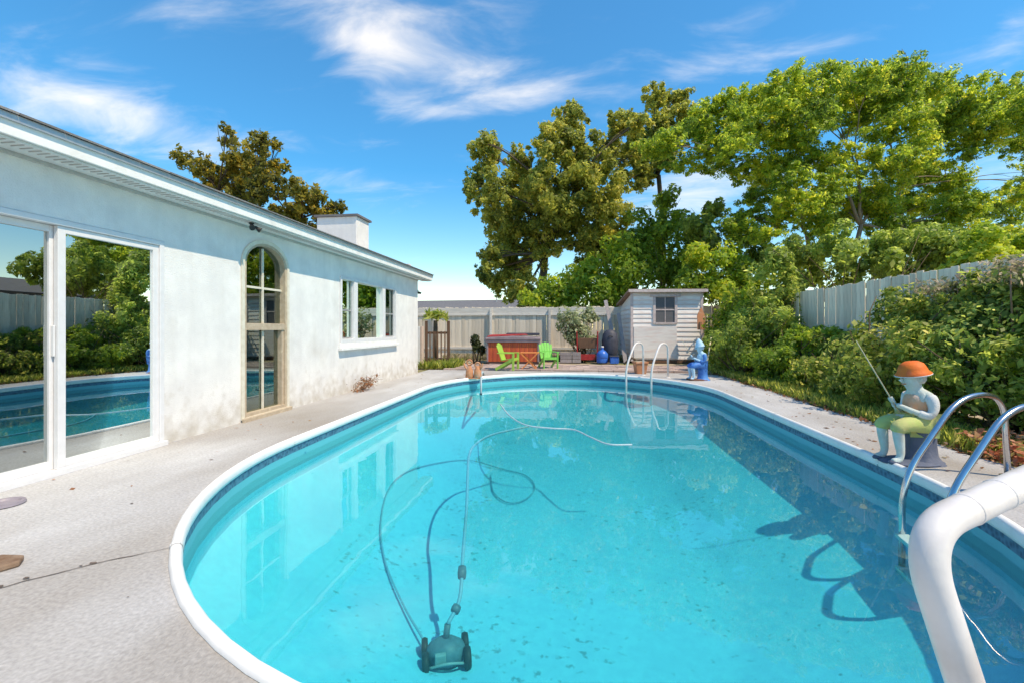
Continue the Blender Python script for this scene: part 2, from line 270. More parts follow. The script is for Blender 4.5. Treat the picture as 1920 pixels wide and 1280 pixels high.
# ------------------------------------------------------------------ mesh helpers
class MB:
    def __init__(s, off=(0, 0, 0)): s.v = []; s.f = []; s.o = Vector(off)
    def add(s, vs, fs):
        n = len(s.v); s.v += [tuple(Vector(p) - s.o) for p in vs]; s.f += [tuple(i + n for i in f) for f in fs]; return s
    def box(s, x0, y0, z0, x1, y1, z1):
        return s.add([(x0, y0, z0), (x1, y0, z0), (x1, y1, z0), (x0, y1, z0), (x0, y0, z1), (x1, y0, z1), (x1, y1, z1), (x0, y1, z1)],
                     [(0, 3, 2, 1), (4, 5, 6, 7), (0, 1, 5, 4), (1, 2, 6, 5), (2, 3, 7, 6), (3, 0, 4, 7)])
    def beam(s, p0, p1, wd, ht, up=(0, 0, 1)):
        p0, p1 = Vector(p0), Vector(p1); d = (p1 - p0).normalized(); up = Vector(up)
        if abs(d.dot(up)) > .98: up = Vector((0, 1, 0))
        a = d.cross(up).normalized() * wd / 2; b = a.cross(d).normalized() * ht / 2
        c = [p0 - a - b, p0 + a - b, p0 + a + b, p0 - a + b, p1 - a - b, p1 + a - b, p1 + a + b, p1 - a + b]
        return s.add(c, [(0, 3, 2, 1), (4, 5, 6, 7), (0, 1, 5, 4), (1, 2, 6, 5), (2, 3, 7, 6), (3, 0, 4, 7)])
    def tube(s, pts, r, seg=10, closed=False):
        pts = [Vector(p) for p in pts]; n = len(pts); rs = r if hasattr(r, '__len__') else [r] * n
        V = []; F = []; prev = None
        for i, p in enumerate(pts):
            d = (pts[min(i + 1, n - 1)] - pts[max(i - 1, 0)]).normalized()
            if prev is None: a = d.cross(Vector((0, 0, 1)) if abs(d.z) < .9 else Vector((1, 0, 0))).normalized()
            else: a = (prev - d * prev.dot(d)).normalized()
            prev = a; b = d.cross(a)
            V += [p + (a * math.cos(t) + b * math.sin(t)) * rs[i] for t in [2 * math.pi * k / seg for k in range(seg)]]
        for i in range(n - 1):
            for k in range(seg): F.append((i * seg + k, i * seg + (k + 1) % seg, (i + 1) * seg + (k + 1) % seg, (i + 1) * seg + k))
        F.append(tuple(reversed(range(seg)))); F.append(tuple((n - 1) * seg + k for k in range(seg)))
        return s.add(V, F)
    def lathe(s, prof, seg=20, c=(0, 0, 0), sx=1, sy=1):
        V = []; F = []; n = len(prof); c = Vector(c)
        for r, z in prof: V += [c + Vector((r * sx * math.cos(2 * math.pi * k / seg), r * sy * math.sin(2 * math.pi * k / seg), z)) for k in range(seg)]
        for i in range(n - 1):
            for k in range(seg): F.append((i * seg + k, i * seg + (k + 1) % seg, (i + 1) * seg + (k + 1) % seg, (i + 1) * seg + k))
        F.append(tuple(reversed(range(seg)))); F.append(tuple((n - 1) * seg + k for k in range(seg)))
        return s.add(V, F)
    def prism(s, pts, d):
        n = len(pts); d = Vector(d); V = [Vector(p) for p in pts] + [Vector(p) + d for p in pts]
        return s.add(V, [tuple(reversed(range(n))), tuple(range(n, 2 * n))] + [(i, (i + 1) % n, n + (i + 1) % n, n + i) for i in range(n)])
    def mesh(s, name):
        me = bpy.data.meshes.new(name); me.from_pydata(s.v, [], s.f); me.update()
        bm = bmesh.new(); bm.from_mesh(me); bmesh.ops.recalc_face_normals(bm, faces=bm.faces); bm.to_mesh(me); bm.free(); return me
    def build(s, name, mat, parent=None, smooth=False, bevel=0, seg=2):
        me = s.mesh(name); return link(name, me, mat, parent, smooth, bevel, seg)
def link(name, me, mat, parent=None, smooth=False, bevel=0, seg=2):
    if mat and not me.materials: me.materials.append(MAT[mat])
    if smooth:
        for p in me.polygons: p.use_smooth = True
        if smooth == 'auto': me.set_sharp_from_angle(angle=R(40))
    o = bpy.data.objects.new(name, me); COL.objects.link(o)
    if parent: o.parent = parent
    if bevel:
        b = o.modifiers.new('bevel', 'BEVEL'); b.width = bevel; b.segments = seg; b.limit_method = 'ANGLE'; b.angle_limit = R(40)
    return o
def tag(o, label, cat, group=None):
    o['label'] = label; o['category'] = cat
    if group: o['group'] = group
    return o
def thing(name, label, cat, loc=(0, 0, 0), rz=0, group=None):
    o = bpy.data.objects.new(name, None); COL.objects.link(o); o.location = loc; o.rotation_euler = (0, 0, rz); o.empty_display_size = .1
    return tag(o, label, cat, group)
def struct(o, kind='structure'): o['kind'] = kind; return o
def piece(name, me, parent, loc, rot=(0, 0, 0), sc=(1, 1, 1)):
    o = bpy.data.objects.new(name, me); COL.objects.link(o); o.parent = parent; o.location = loc; o.rotation_euler = rot; o.scale = sc; return o
def smoothpath(pts, k=6):
    P = [Vector(p) for p in pts]; P = [P[0] * 2 - P[1]] + P + [P[-1] * 2 - P[-2]]; out = []
    for i in range(1, len(P) - 2):
        for j in range(k):
            t = j / k; a, b, c, d = P[i - 1:i + 3]
            out.append(.5 * ((2 * b) + (c - a) * t + (2 * a - 5 * b + 4 * c - d) * t * t + (3 * b - a - 3 * c + d) * t ** 3))
    out.append(P[-2]); return out
def fillet(pts, r, k=6):
    P = [Vector(p) for p in pts]; out = [P[0]]
    for i in range(1, len(P) - 1):
        a = (P[i - 1] - P[i]); b = (P[i + 1] - P[i]); rr = min(r, a.length * .48, b.length * .48); p0 = P[i] + a.normalized() * rr; p1 = P[i] + b.normalized() * rr
        for j in range(k + 1):
            t = j / k; out.append(p0 * (1 - t) ** 2 + P[i] * 2 * t * (1 - t) + p1 * t * t)
    out.append(P[-1]); return out
def sheet(loops, z=0.0):                      # flat region with holes
    bm = bmesh.new(); E = []
    for lp in loops:
        vs = [bm.verts.new((p[0], p[1], z)) for p in lp]
        E += [bm.edges.new((vs[i], vs[(i + 1) % len(vs)])) for i in range(len(vs))]
    bmesh.ops.triangle_fill(bm, use_beauty=True, use_dissolve=False, edges=E, normal=(0, 0, 1))
    bmesh.ops.recalc_face_normals(bm, faces=bm.faces)
    for f in bm.faces:
        if f.normal.z < 0: f.normal_flip()
    me = bpy.data.meshes.new('sheet'); bm.to_mesh(me); bm.free(); return me
def plate(loops, x0, x1, off):                # a wall in the YZ plane with openings, from x0 to x1
    bm = bmesh.new(); rings = []
    for x in (x0, x1):
        E = []
        for lp in loops:
            vs = [bm.verts.new(Vector((x, p[0], p[1])) - Vector(off)) for p in lp]; rings.append(vs)
            E += [bm.edges.new((vs[i], vs[(i + 1) % len(vs)])) for i in range(len(vs))]
        bmesh.ops.triangle_fill(bm, use_beauty=True, use_dissolve=False, edges=E, normal=(1, 0, 0))
    n = len(loops)
    for i in range(n):
        a, b = rings[i], rings[i + n]
        for k in range(len(a)): bm.faces.new((a[k], a[(k + 1) % len(a)], b[(k + 1) % len(a)], b[k]))
    bmesh.ops.recalc_face_normals(bm, faces=bm.faces)
    me = bpy.data.meshes.new('plate'); bm.to_mesh(me); bm.free(); return me

# leaves: numpy kites, each one a quad of its own with a random tone
def leaf_mesh(name, C, N, size, rng, tone, aspect=.5, droop=.25):
    n = len(C); N = N / np.linalg.norm(N, axis=1, keepdims=True)
    t = rng.normal(size=(n, 3)); t[:, 2] -= droop; T = t - N * (t * N).sum(1, keepdims=True); T /= np.linalg.norm(T, axis=1, keepdims=True)
    B = np.cross(N, T); s = (size * np.exp(rng.normal(-.04, .36, n)))[:, None]; bend = N * s * rng.uniform(-.25, .05, (n, 1))
    V = np.stack([C - T * s * .5, C + B * s * aspect * .5 + bend * .2, C + T * s * .5 + bend, C - B * s * aspect * .5 + bend * .2], 1).reshape(-1, 3)
    me = bpy.data.meshes.new(name); me.vertices.add(4 * n); me.loops.add(4 * n); me.polygons.add(n)
    me.vertices.foreach_set('co', V.astype(np.float32).ravel()); me.loops.foreach_set('vertex_index', np.arange(4 * n, dtype=np.int32))
    me.polygons.foreach_set('loop_start', np.arange(0, 4 * n, 4, dtype=np.int32)); me.update(calc_edges=True)
    a = me.attributes.new('tone', 'FLOAT', 'FACE'); a.data.foreach_set('value', np.clip(tone, 0, 1).astype(np.float32)); return me
def foliage(name, clumps, count, size, mat, parent, seed, off=(0, 0, 0), sub=12, subr=(.28, .5), aspect=.5, tone=(.45, .22), upbias=.35, zmin=None, fill=.75):
    rng = np.random.default_rng(seed); off = np.array(off); A = []; NN = []; TT = []
    wts = np.array([c[1][0] * c[1][2] + c[1][0] * c[1][1] for c in clumps]); wts = wts / wts.sum()
    for (c, r), wt in zip(clumps, wts):
        c = np.array(c); r = np.array(r); n = max(8, int(count * wt)); ct = rng.normal(0, .10)
        d = rng.normal(size=(sub, 3)); d /= np.linalg.norm(d, axis=1, keepdims=True); sc = d * rng.uniform(.25, .95, (sub, 1)); sr = rng.uniform(*subr, sub); st = rng.normal(0, .13, sub)
        k = rng.integers(0, sub, n); u = rng.normal(size=(n, 3)); u /= np.linalg.norm(u, axis=1, keepdims=True)
        rad = sr[k][:, None] * rng.uniform(fill ** 3, 1.25, (n, 1)) ** (1 / 3)
        p = (sc[k] + u * rad); A.append(c + p * r); nn = u * .7 + p * .5 + rng.normal(size=(n, 3)) * .6; nn[:, 2] += upbias; NN.append(nn)
        TT.append(tone[0] + ct + st[k] + rng.normal(0, tone[1], n))
    C = np.concatenate(A); N = np.concatenate(NN); T = np.concatenate(TT)
    if zmin is not None:
        ok = C[:, 2] > zmin; C, N, T = C[ok], N[ok], T[ok]
    me = leaf_mesh(name, C - off, N, size, rng, T, aspect); return link(name, me, mat, parent)
def limb(mb, p0, p1, r0, r1, rnd, bow=.12, seg=7, n=6):
    p0, p1 = Vector(p0), Vector(p1); L = (p1 - p0).length; q = Vector((rnd.uniform(-1, 1), rnd.uniform(-1, 1), rnd.uniform(-.2, .9))) * L * bow
    pts = [p0.lerp(p1, t) + q * 4 * t * (1 - t) + Vector((rnd.uniform(-1, 1), rnd.uniform(-1, 1), 0)) * L * .012 for t in [i / n for i in range(n + 1)]]
    mb.tube(pts, [r0 + (r1 - r0) * i / n for i in range(n + 1)], seg); return pts

# ------------------------------------------------------------------ the pool
PXC, PA, PB, YN, YF = -.095, 2.87, 3.3, 1.22, 12.12
def outline(off, n=28):
    a, b = PA - off, PB - off; y0, y1 = YN + PB, YF - PB; P = []
    for i in range(n + 1):
        t = math.pi + math.pi * i / n; e = 2 / 2.45 if math.cos(t) > 0 else 1.0
        P.append((PXC + a * math.copysign(abs(math.cos(t)) ** e, math.cos(t)), y0 - b * abs(math.sin(t)) ** e))
    m = 8
    for i in range(1, m): P.append((PXC + a, y0 + (y1 - y0) * i / m))
    for i in range(n + 1): t = math.pi * i / n; P.append((PXC + a * math.cos(t), y1 + b * math.sin(t)))
    for i in range(1, m): P.append((PXC - a, y1 + (y0 - y1) * i / m))
    return P
WZ = -.20
def ring_mesh(rings, close_bottom=True):
    mb = MB(); n = len(rings[0][0])
    for P, z in rings: mb.v += [(x, y, z) for x, y in P]
    for i in range(len(rings) - 1):
        for k in range(n): mb.f.append((i * n + k, (i + 1) * n + k, (i + 1) * n + (k + 1) % n, i * n + (k + 1) % n))
    if close_bottom: mb.f.append(tuple((len(rings) - 1) * n + k for k in range(n)))
    return mb
CW = .062
rg = [(outline(CW - .03), -.03), (outline(CW - .03), -.135), (outline(CW - .03), -.30), (outline(CW - .03), -.42), (outline(CW + .04), -.49), (outline(.65), -.80), (outline(1.35), -1.07), (outline(1.5), -1.11), (outline(2.2), -1.12)]
bm_ = ring_mesh(rg); me = bpy.data.meshes.new('pool_liner'); me.from_pydata(bm_.v, [], bm_.f); me.update()
struct(link('pool_liner', me, 'liner', None, 'auto'))
# water body, closed; its sides lie behind the liner
wm = MB(); P = outline(CW - .036); n = len(P); wm.v = [(x, y, WZ) for x, y in P] + [(x, y, -1.8) for x, y in P]
wm.f = [tuple(range(n)), tuple(reversed(range(n, 2 * n)))] + [(i, n + i, n + (i + 1) % n, (i + 1) % n) for i in range(n)]
struct(wm.build('pool_water', 'water'))
# ground to the horizon and concrete deck, both with the pool cut out
hole = outline(.02)
g = link('ground', sheet([[(-400, -400), (400, -400), (400, 600), (-400, 600)], hole], -.03), 'soil'); struct(g)
rr = random.Random(4)
right = [(3.75 + .09 * math.sin(y * 2.3) + rr.uniform(-.05, .05), y) for y in np.arange(-4, 12.4, .22)]
deck_out = [(-4.13, -4)] + right + [(3.4, 12.5), (2.9, 12.75), (-4.13, 12.9)]
deck = struct(link('concrete_deck', sheet([deck_out, hole], 0), 'concrete'))
# slab edge under the deck rim
eb = MB()
for i in range(len(deck_out)):
    a, b = deck_out[i], deck_out[(i + 1) % len(deck_out)]; eb.add([(*a, -.001), (*b, -.001), (*b, -.1), (*a, -.1)], [(0, 1, 2, 3)])
eb.build('slab_edge', 'concrete', deck)
# the crack across the slab and pits along it
def crack(pts, wid, seed):
    rnd = random.Random(seed); P = []; mb = MB()
    for a, b in zip(pts[:-1], pts[1:]):
        a, b = Vector(a), Vector(b); m = max(4, int((b - a).length / .05))
        for i in range(m): P.append(a.lerp(b, i / m) + Vector((rnd.uniform(-1, 1), rnd.uniform(-1, 1), 0)) * .006)
    P.append(Vector(pts[-1])); L = []; Rr = []
    for i, p in enumerate(P):
        d = (P[min(i + 1, len(P) - 1)] - P[max(0, i - 1)]).normalized(); nrm = Vector((-d.y, d.x, 0)); wv = wid * rnd.uniform(.3, 1.2)
        L.append(p + nrm * wv); Rr.append(p - nrm * wv)
    m = len(P); mb.add([(p.x, p.y, .004) for p in L + Rr], [(i, i + 1, m + i + 1, m + i) for i in range(m - 1)]); return mb
c0, c1 = ground(-60, 1118), ground(322, 1026)
crack([c0, ground(170, 1058), c1], .0035, 3).build('crack', 'dark_gap', deck)
def blot(p, r, seed):
    rnd = random.Random(seed); return MB().add([(p.x + r * rnd.uniform(.5, 1.2) * math.cos(t), p.y + r * .6 * rnd.uniform(.5, 1.2) * math.sin(t), .0055) for t in [i * math.pi / 6 for i in range(12)]], [tuple(range(12))])
for i, (px, py, r) in enumerate([(50, 1084, .016), (175, 1056, .02), (152, 1061, .01), (0, 1100, .02), (247, 944, .014), (240, 1120, .005), (1595, 838, .02), (1440, 752, .03)]): blot(ground(px, py), r, i).build('pit', 'dark_gap', deck)
# coping: rolled white sections clipped end to end
cop = struct(bpy.data.objects.new('pool_coping', None)); COL.objects.link(cop)
prof = [(-.004, .002), (0.0, .016), (.008, .024), (.024, .028), (.040, .025), (.051, .012), (.056, -.010), (.054, -.038), (.046, -.060), (.036, -.062)]
N_ = 44
O2 = [outline(o, N_) for o, z in prof]; n = len(O2[0])
cuts = [0, 11, 22, 33, 44, 48, 52, 63, 74, 85, 96, n]
for a, b in zip(cuts[:-1], cuts[1:]):
    mb = MB(); m = b - a + 1
    for j, (o, z) in enumerate(prof):
        for k in range(m):
            p = Vector((*O2[j][(a + k) % n], z))
            if k == 0: p = p.lerp(Vector((*O2[j][(a + 1) % n], z)), .012)
            if k == m - 1: p = p.lerp(Vector((*O2[j][(b - 1) % n], z)), .012)
            mb.v.append(tuple(p))
    for j in range(len(prof) - 1):
        for k in range(m - 1): mb.f.append((j * m + k, (j + 1) * m + k, (j + 1) * m + k + 1, j * m + k + 1))
    me = bpy.data.meshes.new('coping_section'); me.from_pydata(mb.v, [], mb.f); me.update(); link('coping_section', me, 'coping_white', cop, True)
    # joint clip
    mb = MB(); sc2 = [(-.006, .002), (-.002, .019), (.008, .028), (.024, .032), (.042, .028), (.054, .013), (.060, -.010), (.057, -.040)]
    for j, (o, z) in enumerate(sc2):
        Q = outline(o, N_); c = Vector((*Q[a % n], z)); q = (Vector((*Q[(a + 1) % n], z)) - c).normalized() * .016; mb.v += [tuple(c - q), tuple(c + q)]
    mb.f = [(2 * j, 2 * j + 2, 2 * j + 3, 2 * j + 1) for j in range(len(sc2) - 1)]
    me = bpy.data.meshes.new('joint_clip'); me.from_pydata(mb.v, [], mb.f); me.update(); link('joint_clip', me, 'coping_white', cop)

# ------------------------------------------------------------------ the house
HX, HY0, HY1 = -4.12, -3.0, 11.9
house = thing('house', 'single storey white stucco house with sliding doors along the pool', 'house', (HX, 5, 0)); HO = (HX, 5, 0)
SLY0, SLY1, SLH = 2.18, 4.17, 2.06
AY0, AY1, AZ0, ASP = 5.30, 6.18, .05, 2.02
PY0, PY1, PZ0, PZ1 = 7.72, 10.32, .92, 2.12
def arch(y0, y1, z0, zs, rise, n=12):
    c = (y0 + y1) / 2; hw = (y1 - y0) / 2
    return [(y0, z0), (y1, z0)] + [(c + hw * math.cos(math.pi * i / n), zs + rise * math.sin(math.pi * i / n)) for i in range(n + 1)]
outer = [(HY0, -.05), (SLY0, -.05), (SLY0, SLH), (SLY1, SLH), (SLY1, -.05), (HY1, -.05), (HY1, 2.47), (HY0, 2.47)]
link('wall', plate([outer, arch(AY0, AY1, AZ0, ASP, .30), [(PY0, PZ0), (PY1, PZ0), (PY1, PZ1), (PY0, PZ1)]], HX, HX - .18, HO), 'stucco', house)
mb = MB(HO); mb.box(HX - 8, HY1 - .18, -.05, HX - .181, HY1, 2.9).box(HX - 8, HY0, -.05, HX - .181, HY0 + .18, 2.9).box(HX - 8.2, HY0, -.05, HX - 8.001, HY1, 2.9)
mb.build('side_wall', 'stucco', house)
mb = MB(HO); mb.box(HX - 8, HY0 + .18, 2.40, HX - .19, HY1 - .19, 2.44).box(HX - 4.6, HY0 + .2, 0, HX - 4.5, HY1 - .2, 2.4).box(HX - 4.4, 4.9, 0, HX - .2, 5.0, 2.4).box(HX - 4.4, 7.0, 0, HX - .2, 7.1, 2.4).build('interior_wall', 'interior_wall', house)
MB(HO).box(HX - 8, HY0 + .18, -.04, HX - .19, HY1 - .19, .01).build('interior_floor', 'interior_floor', house)
# roof
EX, EZ = -3.83, 2.655; SL = math.tan(R(13.5)); RX = -8.3; RY0, RY1 = HY0 - .3, 12.28
RZ = EZ + (EX - RX) * SL
mb = MB(HO); mb.prism([(EX - .02, RY0, EZ - .03), (EX - .02, RY0, EZ), (RX, RY0, RZ), (2 * RX - EX, RY0, EZ), (2 * RX - EX, RY0, EZ - .03), (RX, RY0, RZ - .05)], (0, RY1 - RY0, 0))
roof = mb.build('roof', 'shingle', house)
sh = MB().box(-.3, .004, 0, .045, .296, .014).mesh('shingle'); sh.materials.append(MAT['shingle'])
k = 0; y = RY0
while y < RY1 - .1:
    piece('shingle', sh, roof, Vector((EX, y, EZ + .004)) - Vector(HO), (0, math.atan(SL), 0), (1, 1, 1))
    piece('shingle', sh, roof, Vector((EX - .14, y - .12, EZ + .017 + .14 * SL)) - Vector(HO), (0, math.atan(SL), 0)); y += .3
MB(HO).box(EX - .025, RY0, 2.50, EX, RY1, 2.632).build('fascia', 'white_paint', house, bevel=.004)
MB(HO).box(EX + .002, RY0, 2.60, EX + .022, RY1, 2.648).build('drip_edge', 'aluminium', house)
mb = MB(HO); mb.box(HX + .002, RY0, 2.485, EX - .03, RY1, 2.51); so_ = mb.build('soffit', 'soffit_paint', house)
MB(HO).box(HX + .001, RY0 + .3, 2.455, HX + .016, HY1, 2.484).build('frieze_strip', 'vent_grey', house)
sv = MB(); [sv.box(-.055, -.004, -.004, .055, .004, .001) for _ in (0,)]; sv = sv.mesh('vent_slot'); sv.materials.append(MAT['vent_grey'])
y = RY0 + .1; q = 0
while y < RY1 and q < 290: piece('vent_slot', sv, so_, Vector((EX - .11, y, 2.4825)) - Vector(HO)); y += .055; q += 1
# gable end trim and its short gutter
mb = MB(HO); mb.prism([(EX, RY1 + .002, 2.50), (EX, RY1 + .002, 2.64), (RX, RY1 + .002, RZ - .01), (RX, RY1 + .002, RZ - .16)], (0, .025, 0)).build('barge_board', 'white_paint', house)
mb = MB(HO); mb.prism([(HX, HY1 - .15, 2.46), (RX, HY1 - .15, 2.46), (RX, HY1 - .15, RZ - .08), (HX, HY1 - .15, 2.62)], (0, .13, 0)).build('gable', 'stucco', house)
# chimney
CH0, CH1 = Vector((-5.75, 9.75, 2.6)), Vector((-4.80, 10.38, 3.70))
chim = MB(HO).box(*CH0, *CH1).build('chimney', 'stucco', house, bevel=.01)
MB(HO).box(CH0.x - .05, CH0.y - .05, CH1.z, CH1.x + .05, CH1.y + .05, CH1.z + .045).build('cap', 'neighbour_roof', chim)
# sliding door
X0 = HX - .10
mb = MB(HO)
mb.box(X0 - .04, SLY0 + .002, 0, X0 + .105, SLY0 + .05, SLH - .002).box(X0 - .04, SLY1 - .05, 0, X0 + .105, SLY1 - .002, SLH - .002).box(X0 - .04, SLY0 + .05, SLH - .05, X0 + .105, SLY1 - .05, SLH - .002).box(X0 - .04, SLY0 + .05, 0, X0 + .105, SLY1 - .05, .035)
door = mb.build('sliding_door', 'white_vinyl', house, bevel=.004)
MB(HO).box(X0 - .04, SLY0 - .02, -.05, X0 + .17, SLY1 + .02, -.002).box(X0 + .106, SLY0, -.002, X0 + .15, SLY1, .045).build('threshold', 'white_vinyl', door, bevel=.004)
MID = 3.20
for nm, y0, y1, xo in (('sliding_panel', SLY0 + .05, MID + .04, .0), ('fixed_panel', MID + .005, SLY1 - .05, .048)):
    mb = MB(HO); xa, xb = X0 + xo, X0 + xo + .04; z0, z1 = .036, SLH - .052; s_ = .06
    mb.box(xa, y0, z0, xb, y0 + s_, z1).box(xa, y1 - s_, z0, xb, y1, z1).box(xa, y0 + s_, z0, xb, y1 - s_, z0 + .07).box(xa, y0 + s_, z1 - .055, xb, y1 - s_, z1)
    mb.build(nm, 'white_vinyl', door, bevel=.003)
    MB(HO).add([(xa + .02, y0 + .05, z0 + .05), (xa + .02, y1 - .05, z0 + .05), (xa + .02, y1 - .05, z1 - .04), (xa + .02, y0 + .05, z1 - .04)], [(0, 1, 2, 3)]).build('pane', 'door_glass', door)
MB(HO).box(X0 + .042, MID - .012, .95, X0 + .07, MID + .002, 1.2).build('handle', 'white_vinyl', door, bevel=.005)
# arched window
fw = .042
def archring(y0, y1, z0, zs, rise, wd):
    A = arch(y0, y1, z0, zs, rise); B = arch(y0 + wd, y1 - wd, z0 + wd, zs, rise - wd * .8); return A, B
A, B = archring(AY0 + .002, AY1 - .002, AZ0 + .002, ASP, .298, fw)
aw = link('arched_window', plate([A, B], HX - .12, HX + .012, HO), 'tan_paint', house)
A2 = arch(AY0 - .045, AY1 + .045, AZ0 - .02, ASP, .345); link('trim', plate([A2, arch(AY0 + .004, AY1 - .004, AZ0 + .004, ASP, .296)], HX + .002, HX + .022, HO), 'cream_paint', aw)
xm = HX - .07; ym = (AY0 + AY1) / 2; zm = 1.20
MB(HO).box(xm - .03, AY0 + fw, zm - .045, xm + .075, AY1 - fw, zm + .045).build('meeting_rail', 'tan_paint', aw, bevel=.004)
MB(HO).box(HX + .0225, AY0 - .05, -.03, HX + .06, AY1 + .06, .05).build('sill', 'tan_paint', aw, bevel=.006)
for z0, z1 in ((AZ0 + fw, zm - .045), (zm + .045, ASP + .235)): MB(HO).box(xm + .004, ym - .014, z0, xm + .024, ym + .014, z1).build('muntin', 'cream_paint', aw)
for z in (1.72, ): MB(HO).box(xm + .005, AY0 + fw, z - .014, xm + .023, AY1 - fw, z + .014).build('muntin', 'cream_paint', aw)
MB(HO).box(xm - .02, AY1 - fw - .05, AZ0 + fw, xm + .06, AY1 - fw - .001, zm - .046).build('sash_stile', 'tan_paint', aw)
MB(HO).box(xm - .02, AY0 + fw + .001, AZ0 + fw, xm + .03, AY0 + fw + .03, zm - .046).build('sash_stile', 'tan_paint', aw)
up = arch(AY0 + fw - .01, AY1 - fw + .01, zm, ASP, .25); V = [(xm, y, z) for y, z in up]; MB(HO).add(V, [tuple(range(len(V)))]).build('pane', 'window_glass', aw)
MB(HO).add([(xm - .002, AY0 + fw - .01, AZ0 + .03), (xm - .002, AY1 - fw + .01, AZ0 + .03), (xm - .002, AY1 - fw + .01, zm - .001), (xm - .002, AY0 + fw - .01, zm - .001)], [(0, 1, 2, 3)]).build('pane', 'window_glass', aw)
mb = MB(HO); m = 26
cv = [(HX - .30 + .025 * math.sin(i * 1.7), AY0 + .25 + i * .62 / m) for i in range(m + 1)]
mb.add([(x, y, .1) for x, y in cv] + [(x, y, 1.5) for x, y in cv], [(i, i + 1, m + 2 + i, m + 1 + i) for i in range(m)]).build('curtain', 'curtain', aw)
# three-light window
fr_ = .05; mb = MB(HO)
mb.box(HX - .1, PY0 + .002, PZ0 + .002, HX + .03, PY0 + fr_, PZ1 - .002).box(HX - .1, PY1 - fr_, PZ0 + .002, HX + .03, PY1 - .002, PZ1 - .002).box(HX - .1, PY0 + fr_, PZ1 - fr_, HX + .03, PY1 - fr_, PZ1 - .002).box(HX - .1, PY0 + fr_, PZ0 + .002, HX + .03, PY1 - fr_, PZ0 + fr_ + .02)
pw = mb.build('three_light_window', 'white_vinyl', house, bevel=.004)
Ms = (8.30, 9.62)
for y in Ms: MB(HO).box(HX - .08, y - .07, PZ0 + fr_ + .02, HX + .028, y + .07, PZ1 - fr_).build('mullion', 'white_vinyl', pw, bevel=.004)
MB(HO).box(HX + .001, PY0 - .05, PZ0 - .13, HX + .085, PY1 + .05, PZ0 - .075).box(HX + .001, PY0 - .03, PZ0 - .075, HX + .034, PY1 + .03, PZ0 + .001).build('sill', 'white_paint', pw, bevel=.008)
ys = [PY0 + fr_, Ms[0] - .07, Ms[0] + .07, Ms[1] - .07, Ms[1] + .07, PY1 - fr_]
for j in range(3):
    y0, y1 = ys[2 * j], ys[2 * j + 1]; xg = HX - .05
    MB(HO).add([(xg, y0, PZ0 + .05), (xg, y1, PZ0 + .05), (xg, y1, PZ1 - .04), (xg, y0, PZ1 - .04)], [(0, 1, 2, 3)]).build('pane', 'window_glass', pw)
    if j != 1:
        mb = MB(HO); mb.box(xg + .012, y0, PZ0 + .07, xg + .03, y0 + .03, PZ1 - .05).box(xg + .012, y1 - .03, PZ0 + .07, xg + .03, y1, PZ1 - .05).box(xg + .012, y0 + .03, PZ0 + .07, xg + .03, y1 - .03, PZ0 + .1).box(xg + .012, y0 + .03, 1.5, xg + .03, y1 - .03, 1.53).build('sash', 'aluminium', pw)
        mb = MB(HO)
        for q in range(9):
            yy = y0 + .02 + (y1 - y0 - .04) * q / 9; mb.add([(HX - .2, yy, PZ0 + .02), (HX - .16, yy + (y1 - y0) / 11, PZ0 + .02), (HX - .16, yy + (y1 - y0) / 11, PZ1 - .02), (HX - .2, yy, PZ1 - .02)], [(0, 1, 2, 3)])
        mb.build('blind', 'curtain', pw)
# floodlights under the eave
def floodlight(loc, label):
    t = thing('floodlight', label, 'floodlight', loc); t.scale = (.62, .62, .62)
    MB().lathe([(.05, 0), (.05, .02), (.02, .03)], 14, (0, 0, -.03)).build('mount', 'black_rubber', t, True)
    for s_ in (-1, 1):
        mb = MB(); mb.tube([(0, 0, -.02), (.02, s_ * .04, -.06), (.05, s_ * .07, -.08)], .012, 8).tube([(.03, s_ * .06, -.065), (.06, s_ * .085, -.10), (.11, s_ * .12, -.14)], [.02, .035, .055], 12)
        mb.build('lamp_head', 'black_rubber', t, 'auto')
    return t
floodlight((-3.93, 5.2, 2.484), 'small dark twin floodlight under the eave above the arched window')
floodlight((-4.15, 11.97, 2.22), 'small dark floodlight at the far corner of the house')

exec_order = []
# ------------------------------------------------------------------ fences
def board_mesh(wd, ht, th, seed, mat):
    rnd = random.Random(seed); mb = MB(); mb.box(-wd / 2, -th / 2, 0, wd / 2, th / 2, ht); me = mb.mesh('board')
    for v in me.vertices:
        if v.co.z > .1: v.co.z += rnd.uniform(-.012, .012); v.co.x += rnd.uniform(-.004, .004)
    me.materials.append(MAT[mat]); return me
FB = [board_mesh(.135, 1.98, .018, i, 'fence_wood') for i in range(5)]
def fence(name, label, p0, p1, inward, rng_, h=1.98, toprail=True, group='weathered board fences'):
    p0, p1 = Vector(p0), Vector(p1); L = (p1 - p0).length; rz = math.atan2(p1.y - p0.y, p1.x - p0.x)
    t = thing(name, label, 'fence', p0, rz); rnd = random.Random(rng_); x = .07
    while x < L:
        piece('board', rnd.choice(FB), t, (x, rnd.uniform(-.003, .003), rnd.uniform(-.02, .02)), (rnd.uniform(-.008, .008), rnd.uniform(-.006, .006), 0), (1, 1, h / 1.98)); x += .141
    s_ = inward
    for z in ((.35, 1.72) if toprail else (.35, 1.2)): MB().box(0, s_ * .012, z, L, s_ * .055, z + .09).build('rail', 'rail_wood', t)
    if toprail: MB().box(-.02, s_ * .014, h - .24, L, s_ * .045, h - .02).build('top_board', 'rail_wood', t)
    px = .4
    while px < L: MB().box(px - .045, s_ * .056, 0, px + .045, s_ * .14, h - .05).build('post', 'rail_wood', t); px += 2.4
    return t
fence('board_fence', 'long weathered grey board fence across the back of the yard', (-8.5, 18.6, 0), (6.2, 18.6, 0), -1, 1, h=2.05)
